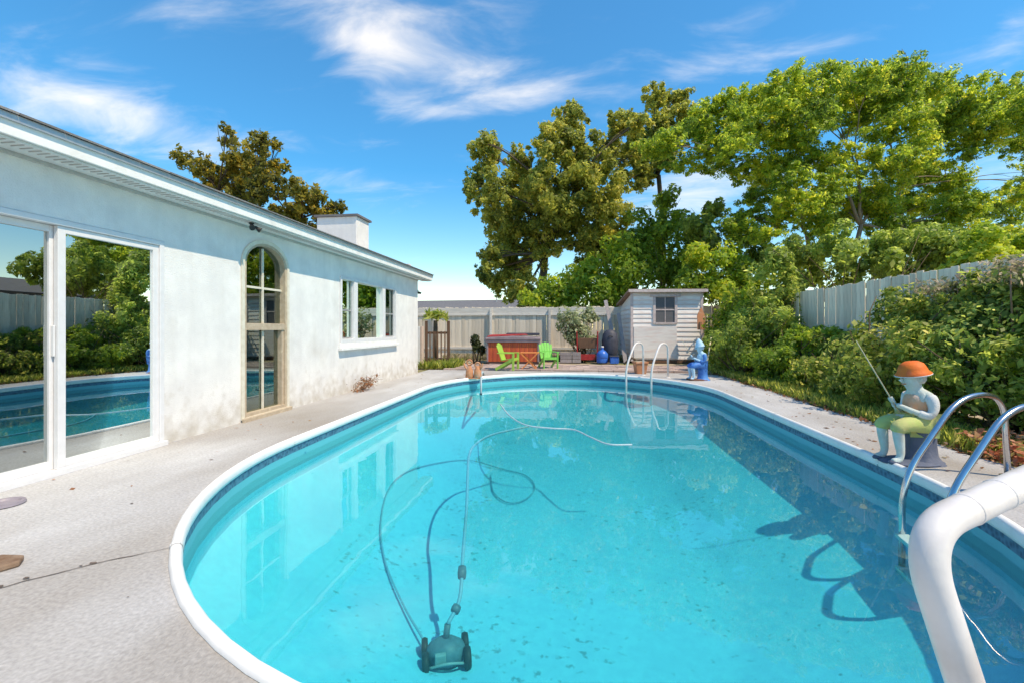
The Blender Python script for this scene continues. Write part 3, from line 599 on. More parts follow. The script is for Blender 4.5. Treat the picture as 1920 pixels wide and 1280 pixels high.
fence('board_fence', 'weathered grey picket fence half buried in the hedge beside the pool', (5.45, 1.2, 0), (5.45, 18.5, 0), -1, 2, toprail=False, h=2.06)

# ------------------------------------------------------------------ trees
def tree(name, label, clumps_px, depth, jit, count, size, leaf, bark, base, fork, r0, seed, flat=1.0, sub=12, subr=(.28, .5), aspect=.5, tone=(.45, .22), fill=.75, stems=1, group=None, swell=1.12, extra=0, limbs=999):
    rnd = random.Random(seed); base = Vector(base); t = thing(name, label, 'tree', base, 0, group); cl = []
    if extra: clumps_px = clumps_px + [((a[0] + b[0]) / 2 + rnd.uniform(-12, 12), (a[1] + b[1]) / 2 + rnd.uniform(-12, 12), (a[2] + b[2]) * .42) for a in clumps_px for b in clumps_px if a < b and 60 < math.dist(a[:2], b[:2]) < extra]
    for px, py, r in clumps_px:
        d = depth + rnd.uniform(-jit, jit); c = at(px, py, d); rr_ = r / FPX * d * swell
        cl.append((tuple(c), (rr_, rr_ * rnd.uniform(.8, 1.2), rr_ * flat)))
    tr = MB(base); lm = MB(base); fork = Vector(fork); forks = []
    for s_ in range(stems):
        b = base + Vector((rnd.uniform(-.3, .3), rnd.uniform(-.3, .3), 0)) * (s_ > 0) * 1.5
        f = fork + Vector(((s_ - (stems - 1) / 2) * 1.6, rnd.uniform(-.6, .6), rnd.uniform(-.3, .3))) * (stems > 1)
        limb(tr, b, f, r0, r0 * .62, rnd, .05, 10, 8); forks.append(f)
    mids = []
    for f in forks:
        for k in range(5):
            c = Vector(cl[rnd.randrange(len(cl))][0]); m = f.lerp(c, .5) + Vector((0, 0, .2)); pts = limb(lm, f, m, r0 * .5, r0 * .25, rnd, .1); mids += [(m, r0 * .24), (pts[3], r0 * .3)]
        mids.append((f, r0 * .4))
    for c, r in cl[:limbs]:
        c = Vector(c); m, rr2 = min(mids, key=lambda q: (q[0] - c).length + (0 if q[0].z < c.z else 2)); pts = limb(lm, m, c, rr2 * .8, r0 * .05 + .008, rnd, .1, 6)
        for q in range(4):
            e = c + Vector((rnd.uniform(-1, 1) * r[0], rnd.uniform(-1, 1) * r[1], rnd.uniform(-.3, 1) * r[2])) * .8; limb(lm, pts[rnd.choice((3, 4, 5))], e, r0 * .06 + .008, .006, rnd, .1, 4, 4)
    tr.build('trunk', bark, t, True); lm.build('limbs', bark, t, True)
    foliage('crown', cl, count, size, leaf, t, seed, base, sub, subr, aspect, tone, fill=fill)
    return t
def foot(px, depth): p = at(px, HZ, depth); return (p.x, p.y, -.05)
tree('broadleaf_tree', 'brown tinged olive tree rising behind the house roof', [(425, 243, 12), (432, 268, 20), (345, 297, 20), (378, 315, 24), (450, 300, 34), (490, 268, 26), (517, 272, 12), (480, 320, 42), (430, 340, 34), (395, 335, 25), (520, 312, 18), (535, 316, 12), (500, 355, 42), (560, 362, 32), (590, 372, 28), (612, 398, 24), (638, 388, 12), (550, 400, 30), (600, 425, 25), (455, 370, 35), (520, 420, 40), (450, 420, 40), (580, 460, 40), (330, 290, 10)],
     22, 1.5, 26000, .17, 'leaf_autumn', 'bark', foot(500, 22), at(490, 450, 22), .22, 11, sub=34, subr=(.13, .28), fill=.3)
tree('broadleaf_tree', 'tall dark olive tree left of the shed with sky at its left edge', [(915, 292, 38), (888, 348, 30), (922, 362, 46), (975, 300, 28), (985, 345, 48), (1065, 230, 38), (1035, 268, 36), (1082, 285, 48), (1030, 330, 52), (1110, 330, 56), (1165, 238, 36), (1150, 290, 46), (1060, 390, 62), (980, 410, 56), (935, 418, 36), (1130, 400, 52), (918, 488, 28), (955, 470, 46), (942, 528, 36), (980, 545, 36), (1012, 455, 42), (1160, 345, 26), (1090, 455, 50), (905, 512, 18), (970, 500, 40), (1140, 450, 50), (1066, 206, 16), (905, 268, 16), (1192, 290, 30), (1205, 325, 24), (1195, 235, 26)],
     24, 2.2, 120000, .17, 'leaf_olive', 'bark', foot(1010, 24), at(1020, 480, 24), .3, 12, sub=46, subr=(.11, .25), fill=.2, tone=(.56, .26))
tree('broadleaf_tree', 'dark upright tree top showing between the two big crowns', [(1228, 188, 28), (1270, 185, 26), (1240, 228, 30), (1285, 220, 28), (1205, 262, 26), (1250, 262, 30), (1225, 300, 30), (1205, 335, 26), (1255, 300, 26)],
     26, .8, 20000, .17, 'leaf_olive', 'bark', foot(1235, 26), at(1232, 330, 26), .2, 13, sub=40, subr=(.12, .27), fill=.2)
tree('spreading_tree', 'wide feathery yellow green tree spreading over the hedge', [(1340, 200, 40), (1405, 182, 42), (1480, 158, 44), (1560, 150, 44), (1635, 148, 44), (1708, 140, 44), (1765, 175, 46), (1822, 180, 42), (1880, 182, 42), (1935, 190, 48), (1225, 275, 34), (1285, 250, 40), (1350, 248, 42), (1430, 235, 50), (1510, 225, 50), (1600, 215, 52), (1680, 215, 46), (1742, 238, 44), (1805, 250, 38), (1870, 255, 38), (1932, 262, 44), (1262, 305, 24), (1335, 312, 34), (1392, 322, 38), (1472, 300, 46), (1560, 310, 50), (1652, 300, 50), (1722, 312, 44), (1790, 335, 36), (1935, 345, 36), (1425, 372, 36), (1492, 378, 44), (1572, 380, 50), (1652, 390, 48), (1732, 385, 46), (1815, 385, 40), (1895, 395, 38), (1372, 425, 30), (1440, 440, 36), (1545, 440, 34), (1655, 455, 44), (1732, 460, 46), (1802, 450, 46), (1882, 450, 40)],
     18.5, 2.0, 300000, .115, 'leaf_feather', 'pale_bark', foot(1610, 18.5), at(1600, 430, 18.5), .13, 14, flat=.68, sub=40, subr=(.11, .27), aspect=.42, fill=.2, stems=3, swell=1.2, extra=92, tone=(.48, .26), limbs=48)
def bush(name, label, clumps, count, size, leaf, base, seed, group=None, stemmat='stem', nst=10, **k):
    rnd = random.Random(seed); base = Vector(base); t = thing(name, label, 'shrub', base, 0, group); mb = MB(base)
    for c, r in clumps:
        for q in range(max(2, nst // len(clumps))):
            e = Vector(c) + Vector((rnd.uniform(-.8, .8) * r[0], rnd.uniform(-.8, .8) * r[1], rnd.uniform(-.2, .85) * r[2])); b = base + Vector((rnd.uniform(-.15, .15), rnd.uniform(-.15, .15), -.03)); limb(mb, b, e, .022, .006, rnd, .1, 5, 5)
    mb.build('stems', stemmat, t, True); foliage('foliage', clumps, count, size, leaf, t, seed, base, **k); return t
def pxclumps(L, depth, jit, seed, sc=1.1):
    rnd = random.Random(seed); o = []
    for px, py, r in L:
        d = depth + rnd.uniform(-jit, jit); rr_ = r / FPX * d * sc; o.append((tuple(at(px, py, d)), (rr_, rr_, rr_)))
    return o
G = 'shrubs behind the back fence'
bush('lime_shrub', 'bright green shrub over the back fence left of the shed', pxclumps([(1000, 560, 26), (1035, 550, 32), (1075, 540, 36), (1110, 520, 40), (1060, 575, 36), (1125, 565, 45)], 20.5, .6, 31), 12000, .17, 'leaf_lime', foot(1065, 20.5), 31, G)
bush('tall_shrub', 'tall yellow green shrub directly behind the shed', pxclumps([(1160, 490, 44), (1215, 470, 48), (1250, 425, 40), (1250, 380, 26), (1200, 430, 36), (1280, 480, 46), (1185, 530, 46), (1250, 530, 50), (1160, 560, 40)], 21, .8, 32), 18000, .18, 'leaf_lime', foot(1215, 21), 32, G, tone=(.36, .22))
bush('lime_shrub', 'rounded bright lime shrub right of the shed roof', pxclumps([(1330, 495, 40), (1385, 485, 36), (1350, 540, 50), (1400, 530, 44), (1310, 530, 36), (1380, 590, 46)], 17.5, .5, 33), 13000, .15, 'leaf_lime', foot(1355, 17.5), 33, G, tone=(.55, .22))
bush('tall_shrub', 'blue green open shrub in front of the spreading tree', pxclumps([(1430, 480, 30), (1300, 420, 30), (1340, 400, 22), (1390, 440, 26), (1480, 500, 36), (1320, 455, 30)], 18.8, .8, 34), 8000, .17, 'leaf_hedge', foot(1400, 18.8), 34, G)
bush('yellow_shrub', 'yellow leaved shrub rising over the fence at the picture edge', pxclumps([(1850, 470, 40), (1905, 465, 42), (1800, 500, 34), (1950, 480, 50), (1870, 510, 50)], 9.2, .5, 35), 14000, .09, 'leaf_lime', foot(1870, 9.2), 35, tone=(.66, .2))
bush('green_shrub', 'mid green shrub against the outer side of the picket fence', pxclumps([(1480, 540, 34), (1530, 515, 30), (1600, 505, 34), (1680, 500, 36), (1740, 510, 34), (1500, 472, 38), (1580, 468, 40), (1660, 470, 40), (1450, 500, 34), (1740, 470, 40), (1800, 470, 36)], 12.2, .8, 36), 22000, .11, 'leaf_hedge', foot(1600, 11.8), 36)

# ------------------------------------------------------------------ hedge along the right of the deck
def hedge(name, label, x, y, rx, ry, top, count, size, leaf, seed, lean=(0, 0), **k):
    rnd = random.Random(seed); cl = []
    for i in range(3): cl.append(((x + rnd.uniform(-.2, .2) * rx, y + (i - 1) * ry * .55, top * .30), (rx * .95, ry * .62, top * .40)))
    for i in range(4): cl.append(((x + rnd.uniform(.35, .75) * rx + lean[0], y + (i - 1.5) * ry * .5 + lean[1], top * rnd.uniform(.66, .78)), (rx * .55, ry * .5, top * .25)))
    return bush(name, label, cl, count, size, leaf, (x, y, 0), seed, 'shrubs of the poolside hedge', nst=28, sub=18, subr=(.2, .38), zmin=.0, fill=.6, **k)
hedge('hedge_shrub', 'greyish twiggy tall shrub at the picture edge above the steel ladder', 5.15, 4.4, .7, .9, 1.9, 14000, .066, 'leaf_hedge', 41, tone=(.5, .3))
hedge('hedge_shrub', 'dense dark green shrub right behind the orange hatted statue', 4.9, 5.9, .85, .95, 2.02, 16000, .07, 'leaf_hedge', 42, tone=(.5, .3))
hedge('hedge_shrub', 'dark green shrub crossed by the tip of the fishing rod', 4.75, 7.4, .8, .95, 1.95, 15000, .074, 'leaf_mixed', 43, tone=(.45, .3))
hedge('hedge_shrub', 'lower mixed green shrub under the bare stretch of picket fence', 4.72, 9.0, .8, .95, 1.22, 11000, .075, 'leaf_mixed', 44, tone=(.45, .3))
hedge('hedge_shrub', 'yellow green low shrub beneath the left end of the bare pickets', 4.6, 10.5, .75, .9, 1.35, 13000, .075, 'leaf_lime', 45, tone=(.35, .2))
hedge('hedge_shrub', 'dark leaved shrub beside the blue statue', 4.3, 12.2, .85, 1.0, 2.0, 15000, .085, 'leaf_hedge', 46)
hedge('hedge_shrub', 'tall olive shrub between the dark shrub and the pickets', 5.0, 13.0, .8, 1.1, 2.6, 13000, .09, 'leaf_mixed', 47)
hedge('hedge_shrub', 'yellowish shrub right of the shed wall', 4.75, 15.2, .7, 1.1, 2.55, 12000, .10, 'leaf_lime', 48, tone=(.42, .22))
# dead flower heads on top of the nearest shrubs
bush('dry_shrub', 'dry greyish pink twiggy growth on top of the fence line', [((5.2, 6.0, 1.86), (.4, .8, .2)), ((5.15, 4.9, 1.8), (.4, .7, .22)), ((5.2, 7.2, 1.8), (.35, .5, .16))], 4200, .055, 'leaf_twiggy', (5.3, 6.3, 0), 49, stemmat='dry_twig')
# weeds and leaf litter along the slab edge
def litter(name, n, xr, yr, size, leaf, seed, label, zr=(0.005, .05), upn=1.2, aspect=.55):
    rng = np.random.default_rng(seed); C = np.stack([rng.uniform(*xr, n), rng.uniform(*yr, n), rng.uniform(*zr, n)], 1); N = rng.normal(size=(n, 3)) * .6; N[:, 2] += upn
    o = link(name, leaf_mesh(name, C, N, size, rng, rng.uniform(0, 1, n), aspect), leaf); struct(o, 'stuff'); return tag(o, label, 'leaves')
litter('leaf_litter', 2600, (3.62, 4.6), (4.5, 13), .05, 'leaf_dry', 51, 'brown leaf litter along the foot of the hedge', (0.0, .05))
litter('fallen_leaves', 1900, (3.74, 4.45), (3.3, 5.1), .065, 'leaf_red', 52, 'heap of reddish fallen leaves behind the steel ladder', (.0, .2))
litter('scattered_leaves', 110, (2.85, 3.7), (4.2, 12.0), .04, 'leaf_dry', 57, 'few dry leaves scattered over the right side of the deck', (.004, .012), 4.0)
litter('scattered_leaves', 46, (-4.0, -2.6), (1.6, 12.2), .035, 'leaf_dry', 58, 'few small dry leaves on the deck along the house', (.004, .01), 4.0)
def grass(name, label, n, xr, yr, h, leaf, seed, edge=None):
    rng = np.random.default_rng(seed); x = rng.uniform(*xr, n); y = rng.uniform(*yr, n); hh = h * rng.uniform(.4, 1.2, n); C = np.stack([x, y, hh * .45], 1)
    N = rng.normal(size=(n, 3)); N[:, 2] *= .25; N /= np.linalg.norm(N, axis=1, keepdims=True); T = np.stack([rng.normal(0, .35, n), rng.normal(0, .35, n), np.ones(n)], 1); T /= np.linalg.norm(T, axis=1, keepdims=True)
    B = np.cross(N, T); B /= np.linalg.norm(B, axis=1, keepdims=True); hs_ = hh[:, None]
    V = np.stack([C - T * hs_ * .5 - B * .005, C - T * hs_ * .5 + B * .005, C + T * hs_ * .5 + N * hs_ * .25, C + T * hs_ * .1 - B * .006], 1).reshape(-1, 3)
    me = bpy.data.meshes.new(name); me.vertices.add(4 * n); me.loops.add(4 * n); me.polygons.add(n); me.vertices.foreach_set('co', V.astype(np.float32).ravel()); me.loops.foreach_set('vertex_index', np.arange(4 * n, dtype=np.int32)); me.polygons.foreach_set('loop_start', np.arange(0, 4 * n, 4, dtype=np.int32)); me.update(calc_edges=True)
    a = me.attributes.new('tone', 'FLOAT', 'FACE'); a.data.foreach_set('value', rng.uniform(0, 1, n).astype(np.float32)); o = link(name, me, leaf); struct(o, 'stuff'); return tag(o, label, 'grass')
grass('weeds', 'low weeds and grass spilling over the right slab edge', 9000, (3.72, 4.3), (4.8, 13.5), .16, 'leaf_mixed', 53)
grass('weeds', 'dry grass along the foot of the back fence', 7000, (-5, 2.2), (17.2, 18.5), .22, 'leaf_twiggy', 54)
grass('weeds', 'yellowish weeds at the gate by the house corner', 1200, (-4.6, -3.4), (13.1, 14.3), .28, 'leaf_mixed', 55)

#PART2
# ------------------------------------------------------------------ brick patio behind the pool
pat = struct(bpy.data.objects.new('brick_patio', None)); COL.objects.link(pat)
PV = []
for i in range(4):
    rnd = random.Random(i); mb = MB().box(-.196, -.094, -.04, .196, .094, .035); me = mb.mesh('paver')
    for v in me.vertices: v.co += Vector((rnd.uniform(-.006, .006), rnd.uniform(-.006, .006), rnd.uniform(-.004, .004)))
    me.materials.append(MAT['brick']); PV.append(me)
rnd = random.Random(9)
for j in range(10):
    for i in range(19):
        x = -3.5 + i * .402 + (.2 if j % 2 else 0); y = 13.0 + j * .2
        if x > 3.9: continue
        piece('paver', rnd.choice(PV), pat, (x, y, rnd.uniform(-.008, .012)), (rnd.uniform(-.02, .02), rnd.uniform(-.02, .02), rnd.uniform(-.03, .03)))

# ------------------------------------------------------------------ shed
SW, SD_, SF, SB = 2.42, 2.1, 2.50, 2.12
shed = thing('garden_shed', 'weathered grey lap sided garden shed at the back of the yard', 'shed', (2.08, 16.55, 0), R(5))
MB().prism([(0.02, .02, .1), (0.02, .02, SF - .05), (.02, SD_ - .02, SB - .05), (.02, SD_ - .02, .1)], (SW - .04, 0, 0)).build('wall', 'shed_siding', shed)
lap = MB(); lap.prism([(0, 0, 0), (0, -.026, .004), (0, -.026, .012), (0, -.006, .17)], (1, 0, 0)); lap = lap.mesh('siding_board'); lap.materials.append(MAT['shed_siding'])
z = .12; rnd = random.Random(5); WZ0, WZ1, WX0, WX1 = 1.40, 2.28, .82, 1.48
while z < SF - .15:
    if z + .17 > WZ0 and z < WZ1:
        for a, b in ((.04, WX0), (WX1, SW - .04)): piece('siding_board', lap, shed, (a, .018, z + rnd.uniform(-.004, .004)), (0, rnd.uniform(-.004, .004), 0), (b - a, 1, 1))
    else: piece('siding_board', lap, shed, (.04, .018, z), (0, rnd.uniform(-.005, .005), 0), (SW - .08, 1, 1))
    if z < SB - .15: piece('siding_board', lap, shed, (.018, SD_ - .04, z), (0, 0, R(-90)), (SD_ - .08, 1, 1)); piece('siding_board', lap, shed, (SW - .018, .04, z), (0, 0, R(90)), (SD_ - .08, 1, 1))
    z += .158
for x in (0, SW): MB().box(x - .045, -.016, .05, x + .045, .03, SF - .02).build('corner_trim', 'shed_trim', shed)
MB().box(-.04, SD_ - .05, .05, .016, SD_ + .01, SB - .02).build('corner_trim', 'shed_trim', shed)
mb = MB(); mb.prism([(-.14, -.16, SF - .01), (-.14, -.16, SF + .06), (-.14, SD_ + .14, SB + .04), (-.14, SD_ + .14, SB - .03)], (SW + .28, 0, 0)); rf = mb.build('roof', 'shed_roof', shed)
MB().box(-.15, -.185, SF - .05, SW + .15, -.162, SF + .05).build('fascia', 'shed_trim', rf)
MB().box(.06, -.03, .16, 1.55, -.014, 1.26).build('panel', 'shed_siding', shed, bevel=.004)
mb = MB(); t_ = .09
mb.box(WX0 - t_, -.035, WZ0 - .05, WX0, .02, WZ1 + .02).box(WX1, -.035, WZ0 - .05, WX1 + t_, .02, WZ1 + .02).box(WX0 - .2, -.05, WZ1 + .021, WX1 + .2, .02, WZ1 + .11).box(WX0, -.05, WZ0 - .06, WX1, .02, WZ0 - .001)
wf = mb.build('window', 'shed_trim', shed)
MB().box(WX0, -.004, WZ0, WX1, .002, WZ1).build('pane', 'screen', wf)
MB().box(WX0, -.02, (WZ0 + WZ1) / 2 - .02, WX1, -.005, (WZ0 + WZ1) / 2 + .02).build('muntin', 'shed_trim', wf)
MB().box((WX0 + WX1) / 2 - .012, -.018, WZ0, (WX0 + WX1) / 2 + .012, -.006, WZ1).build('muntin', 'shed_trim', wf)
MB().box(.0, 0.0, 0, SW, SD_, .099).build('skid', 'brown_wood', shed)
# boards leaning in the corner, and the things stored beside the shed
for i, (a, b, lab) in enumerate([((1.62, 16.7, 0), (1.25, 17.7, 2.25), 'tall grey plank leaning left of the shed'), ((1.86, 16.5, 0), (1.68, 17.2, 1.75), 'shorter grey plank leaning against the shed corner')]):
    t = MB(a); t.beam(a, b, .13, .03, (0, 1, 0)); o = t.build('plank', 'grey_wood'); o.location = a; tag(o, lab, 'plank', 'planks by the shed')
o = MB(); o.prism([(-.12, 0, 0), (.12, 0, 0), (.17, 0, .45), (.05, 0, .78), (-.1, 0, .5)], (0, .03, 0)); o = o.build('paddle', 'terracotta'); o.location = ground(1309, 640) * 0 + Vector((4.32, 16.2, 1.15)); o.rotation_euler = (R(-8), 0, R(8)); tag(o, 'orange weathered paddle shaped board hung at the right end of the shed', 'board')
o = MB(); o.tube(smoothpath([(0, 0, 0), (.1, .0, .7), (-.02, 0, 1.2), (.06, .05, 1.95)]), .03, 8); o = o.build('pole', 'pale_bark', None, True); o.location = (4.55, 16.0, 0); tag(o, 'crooked pale pole standing right of the shed', 'pole')
o = MB(); p0 = ground(1335, 700); o.tube([(0, 0, 0), (.22, .25, .95)], .018, 8); o = o.build('cane', 'cane', None, True); o.location = ground(1322, 703); tag(o, 'pale stick leaning behind the blue statue', 'stick')

def barbecue(loc):
    t = thing('covered_barbecue', 'dark blue grey covered barbecue standing by the fence', 'barbecue', loc)
    MB().lathe([(.20, .12), (.27, .35), (.29, .75), (.25, 1.0), (.14, 1.13), (.03, 1.16)], 18, (0, 0, 0), 1, .8).build('cover', 'dark_cover', t, True)
    for i in range(3): a = i * 2.09 + .5; MB().tube([(.1 * math.cos(a), .1 * math.sin(a), .2), (.2 * math.cos(a), .17 * math.sin(a), 0)], .016, 6).build('leg', 'black_rubber', t)
    MB().tube(smoothpath([(-.08, -.2, .9), (0, -.25, .93), (.08, -.2, .9)]), .012, 6).build('handle', 'black_rubber', t)
barbecue((1.32, 16.5, 0))
o = thing('water_jug', 'bright blue water jug on the ground beside the dark covered barbecue', 'jug', (1.03, 16.15, 0))
MB().lathe([(.15, 0), (.19, .03), (.2, .14), (.19, .16), (.2, .18), (.195, .33), (.12, .42), (.05, .46), (.045, .54)], 20).build('body', 'blue_plastic', o, 'auto')
MB().lathe([(.052, .541), (.052, .58), (.03, .59)], 14).build('cap', 'white_vinyl', o)
o = thing('storage_tote', 'dark blue tub right of the water jug', 'tub', (1.42, 16.0, 0))
MB().prism([(-.14, -.12, 0), (.14, -.12, 0), (.14, .12, 0), (-.14, .12, 0)], (0, 0, .24)).build('body', 'blue_plastic', o, bevel=.02); MB().box(-.16, -.14, .241, .16, .14, .27).build('lid', 'dark_cover', o, bevel=.01)
o = thing('garden_cart', 'brown garden cart with red handles under the pale shrub', 'cart', (.52, 16.5, 0))
MB().prism([(-.3, -.2, .5), (.3, -.2, .5), (.36, -.2, .85), (-.36, -.2, .85)], (0, .45, 0)).build('tray', 'brown_wood', o, bevel=.01)
for s_ in (-1, 1):
    MB().tube([(s_ * .34, -.22, .05), (s_ * .36, -.22, 1.0), (s_ * .36, -.3, 1.08)], .022, 8).build('handle', 'red_metal', o)
    MB().lathe([(.13, -.02), (.15, 0), (.13, .02)], 18).build('wheel', 'black_rubber', o).matrix_local = Matrix.Translation((s_ * .3, .02, .15)) @ Matrix.Rotation(R(90), 4, 'Y')
MB().box(-.28, -.21, .1, .28, -.17, .3).build('front_board', 'red_metal', o)
for i, (x, lab) in enumerate([(-.42, 'grey wooden planter box left of the garden cart'), (-.05, 'smaller pale planter box touching the garden cart')]):
    o = thing('planter_box', lab, 'planter', (x + .2, 16.4, 0), 0, 'planter boxes by the back fence')
    for z in (0, .125, .25): MB().box(-.2 + i * .05, -.16, z, .2 - i * .05, .16, z + .115).build('slat', 'grey_wood', o, bevel=.006)
    MB().box(-.17 + i * .05, -.13, .3, .17 - i * .05, .13, .372).build('soil', 'soil', o)
bush('pale_shrub', 'pale silvery shrub with arching stems in front of the back fence', pxclumps([(1062, 600, 20), (1090, 605, 24), (1105, 590, 16), (1072, 625, 22), (1098, 632, 18)], 16.9, .2, 61), 2600, .11, 'leaf_pale', (.35, 17.0, 0), 61, nst=20, subr=(.3, .6))
o = MB((.1, 17, 0)); o.tube(smoothpath([(.3, 16.9, 0), (.15, 16.8, .8), (-.2, 16.7, 1.3), (-.3, 16.7, 1.35)]), [.03] * 18 + [.015], 7) if False else o.tube(smoothpath([(.5, 16.9, .3), (.3, 16.8, 1.05), (0, 16.7, 1.33), (-.25, 16.7, 1.2)]), .022, 7)
o = o.build('branch', 'bark', None, True); o.location = (.1, 17, 0); tag(o, 'dark arching bare branch over the planter boxes', 'branch')
o = MB(); o.tube(smoothpath([(0, 0, .02), (.25, -.05, .22), (.45, 0, .1), (.7, -.05, .03)]), .035, 7); o = o.build('driftwood', 'bark', None, True); o.location = (1.7, 15.6, 0); tag(o, 'dark piece of driftwood at the foot of the shed', 'wood')

# ------------------------------------------------------------------ hot tub
tub = thing('hot_tub', 'red panelled hot tub with grey cover by the back fence', 'hot tub', (-2.05, 16.2, 0), R(4))
MB().box(-.88, -.85, 0, .88, .85, .07).build('base', 'tub_base', tub)
MB().box(-.84, -.81, .07, .84, .81, .72).build('shell', 'tub_base', tub)
pm = MB().box(-.072, -.011, 0, .072, .011, .63).mesh('panel'); pm.materials.append(MAT['tub_cabinet'])
for k in range(11):
    u = -.76 + k * .152
    for (x, y, rz) in ((u, -.825, 0), (u, .825, 0), (-.855, u, R(90)), (.855, u, R(90))): piece('panel', pm, tub, (x, y, .08), (0, 0, rz))
for sx_ in (-1, 1):
    for sy_ in (-1, 1): MB().box(sx_ * .86 - .03, sy_ * .83 - .03, .07, sx_ * .86 + .03, sy_ * .83 + .03, .72).build('corner_post', 'tub_cover', tub, bevel=.01)
MB().box(-.93, -.9, .721, .93, .9, .80).build('rim', 'tub_cover', tub, bevel=.02)
cv_ = MB(); cv_.prism([(-.94, -.92, .801), (.94, -.92, .801), (.94, -.92, .88), (0, -.92, .94), (-.94, -.92, .88)], (0, 1.84, 0)).build('cover', 'tub_cover', tub, bevel=.02)
MB().box(-.3, .2, .945, .9, .85, 1.03).build('folded_cover', 'dark_cover', tub, bevel=.03)
MB().prism([(-.88, -.78, .9), (.5, -.7, .96), (.4, -.3, .98), (-.8, -.3, .95)], (0, 0, .025)).build('towel', 'red_metal', tub)

# ------------------------------------------------------------------ chairs and table
def chair(label, mat, loc, rz):
    t = thing('garden_chair', label, 'chair', loc, rz, 'plastic garden chairs'); t.scale = (.78, .78, .88)
    for k in range(5): u = -.2 + k * .1; MB().prism([(-.22, u - .045, .30), (.27, u - .045, .37), (.27, u - .045, .39), (-.22, u - .045, .32)], (0, .09, 0)).build('seat_slat', mat, t)
    for k in range(5):
        u = -.2 + k * .1; h = .86 - .018 * (k - 2) ** 2
        MB().beam((-.2, u * .92, .29), (-.2 - (h - .29) * .38, u * 1.08, h), .092, .018, (1, 0, 0)).build('back_slat', mat, t)
    for s_ in (-1, 1):
        MB().box(-.34, s_ * .29 - .05, .53, .30, s_ * .29 + .05, .555).build('arm', mat, t, bevel=.01)
        MB().box(.22, s_ * .27 - .02, 0, .30, s_ * .27 + .02, .53).build('leg', mat, t, bevel=.006)
        MB().beam((.24, s_ * .265, .36), (-.42, s_ * .265, .02), .03, .09).build('leg', mat, t)
    MB().beam((-.3, -.25, .545), (-.3, .25, .545), .03, .05).build('back_rail', mat, t)
    MB().beam((.265, -.25, .34), (.265, .25, .34), .02, .07).build('apron', mat, t)
    return t
p = ground(962, 694); chair('lime green slatted garden chair turned sideways in front of the hot tub', 'lime_plastic', (p.x - .12, p.y, 0.02), R(-12))
p = ground(1028, 692); chair('bright green garden chair facing the pool right of the hot tub', 'green_plastic', (p.x, p.y + .1, 0.02), R(-68))
p = ground(993, 692)
t = thing('side_table', 'small orange folding table between the two green chairs', 'table', (p.x, p.y, .02))
for k in range(5): MB().box(-.28, -.2 + k * .083, .46, .28, -.2 + k * .083 + .07, .48).build('slat', 'orange_plastic', t)
for s_ in (-1, 1):
    for y in (-.19, .19): MB().beam((-s_ * .22, y, 0), (s_ * .24, y, .46), .03, .045, (0, 1, 0)).build('leg', 'orange_plastic', t)
MB().tube([(0, -.19, .23), (0, .19, .23)], .012, 6).build('pivot', 'aluminium', t)
# plants by the tub
bush('dark_plant', 'dark leaved potted plant left of the hot tub', [((-3.35, 15.6, .75), (.22, .2, .3)), ((-3.2, 15.6, .5), (.2, .2, .25))], 700, .12, 'leaf_dark', (-3.28, 15.6, 0), 64)

# ------------------------------------------------------------------ gate beside the house
ga, gb = Vector((-4.42, 13.55, 0)), Vector((-3.78, 13.75, 0))
gt = thing('picket_gate', 'brown wooden picket gate beside the house corner', 'gate', ga, math.atan2(gb.y - ga.y, gb.x - ga.x)); L = (gb - ga).length
for x in (0, L): MB().box(x - .045, -.045, 0, x + .045, .045, 1.42).build('post', 'brown_wood', gt, bevel=.006)
for z in (.22, 1.02): MB().box(.045, -.02, z, L - .045, .02, z + .07).build('rail', 'brown_wood', gt)
for k in range(5): x = .11 + k * (L - .22) / 4; MB().box(x - .02, -.043, .1, x + .02, -.021, 1.1).build('picket', 'brown_wood', gt)
o = thing('gate_pier', 'pale pinkish post between the house corner and the brown gate', 'post', (-4.58, 13.35, 0)); MB().box(-.14, -.1, 0, .06, .1, 1.25).build('shaft', 'white_paint', o, bevel=.008); MB().box(.062, -.1, 0, .12, .1, 1.25).build('edge_board', 'pink_post', o, bevel=.006)
t = thing('sago_plant', 'small bushy plant beside the gate at the house corner', 'plant', (-4.45, 14.6, 0)); MB().lathe([(.1, 0), (.09, .9), (.07, 1.45)], 10).build('trunk', 'bark', t, True)
rng = np.random.default_rng(7); n = 420; a = rng.uniform(0, 2 * math.pi, n); q = rng.uniform(.05, .42, n); C = np.stack([q * np.cos(a), q * np.sin(a), 1.5 + .25 * np.sin(q * 6) - q * .3 + rng.normal(0, .06, n)], 1); link('fronds', leaf_mesh('fronds', C, rng.normal(size=(n, 3)) + np.array([0, 0, 1.]), .16, rng, rng.uniform(.1, .9, n), .3), 'leaf_mixed', t)
# dead weed against the wall
p = Vector((HX + .06, 8.3, 0)); rnd = random.Random(8); mb = MB(p)
for k in range(26):
    b = p + Vector((rnd.uniform(0, .05), rnd.uniform(-.25, .25), 0)); limb(mb, b, b + Vector((rnd.uniform(.02, .3), rnd.uniform(-.35, .35), rnd.uniform(.05, .28))), .006, .003, rnd, .3, 4, 4)
o = thing('dead_weed', 'dead brown weed at the foot of the house wall', 'weed', p); mb.build('stems', 'dry_twig', o)
rng = np.random.default_rng(3); C = rng.normal(size=(160, 3)) * np.array([.06, .2, .07]) + np.array([.14, 0, .14]); link('leaves', leaf_mesh('leaves', C, rng.normal(size=(160, 3)), .045, rng, rng.uniform(0, .7, 160)), 'leaf_dry', o)

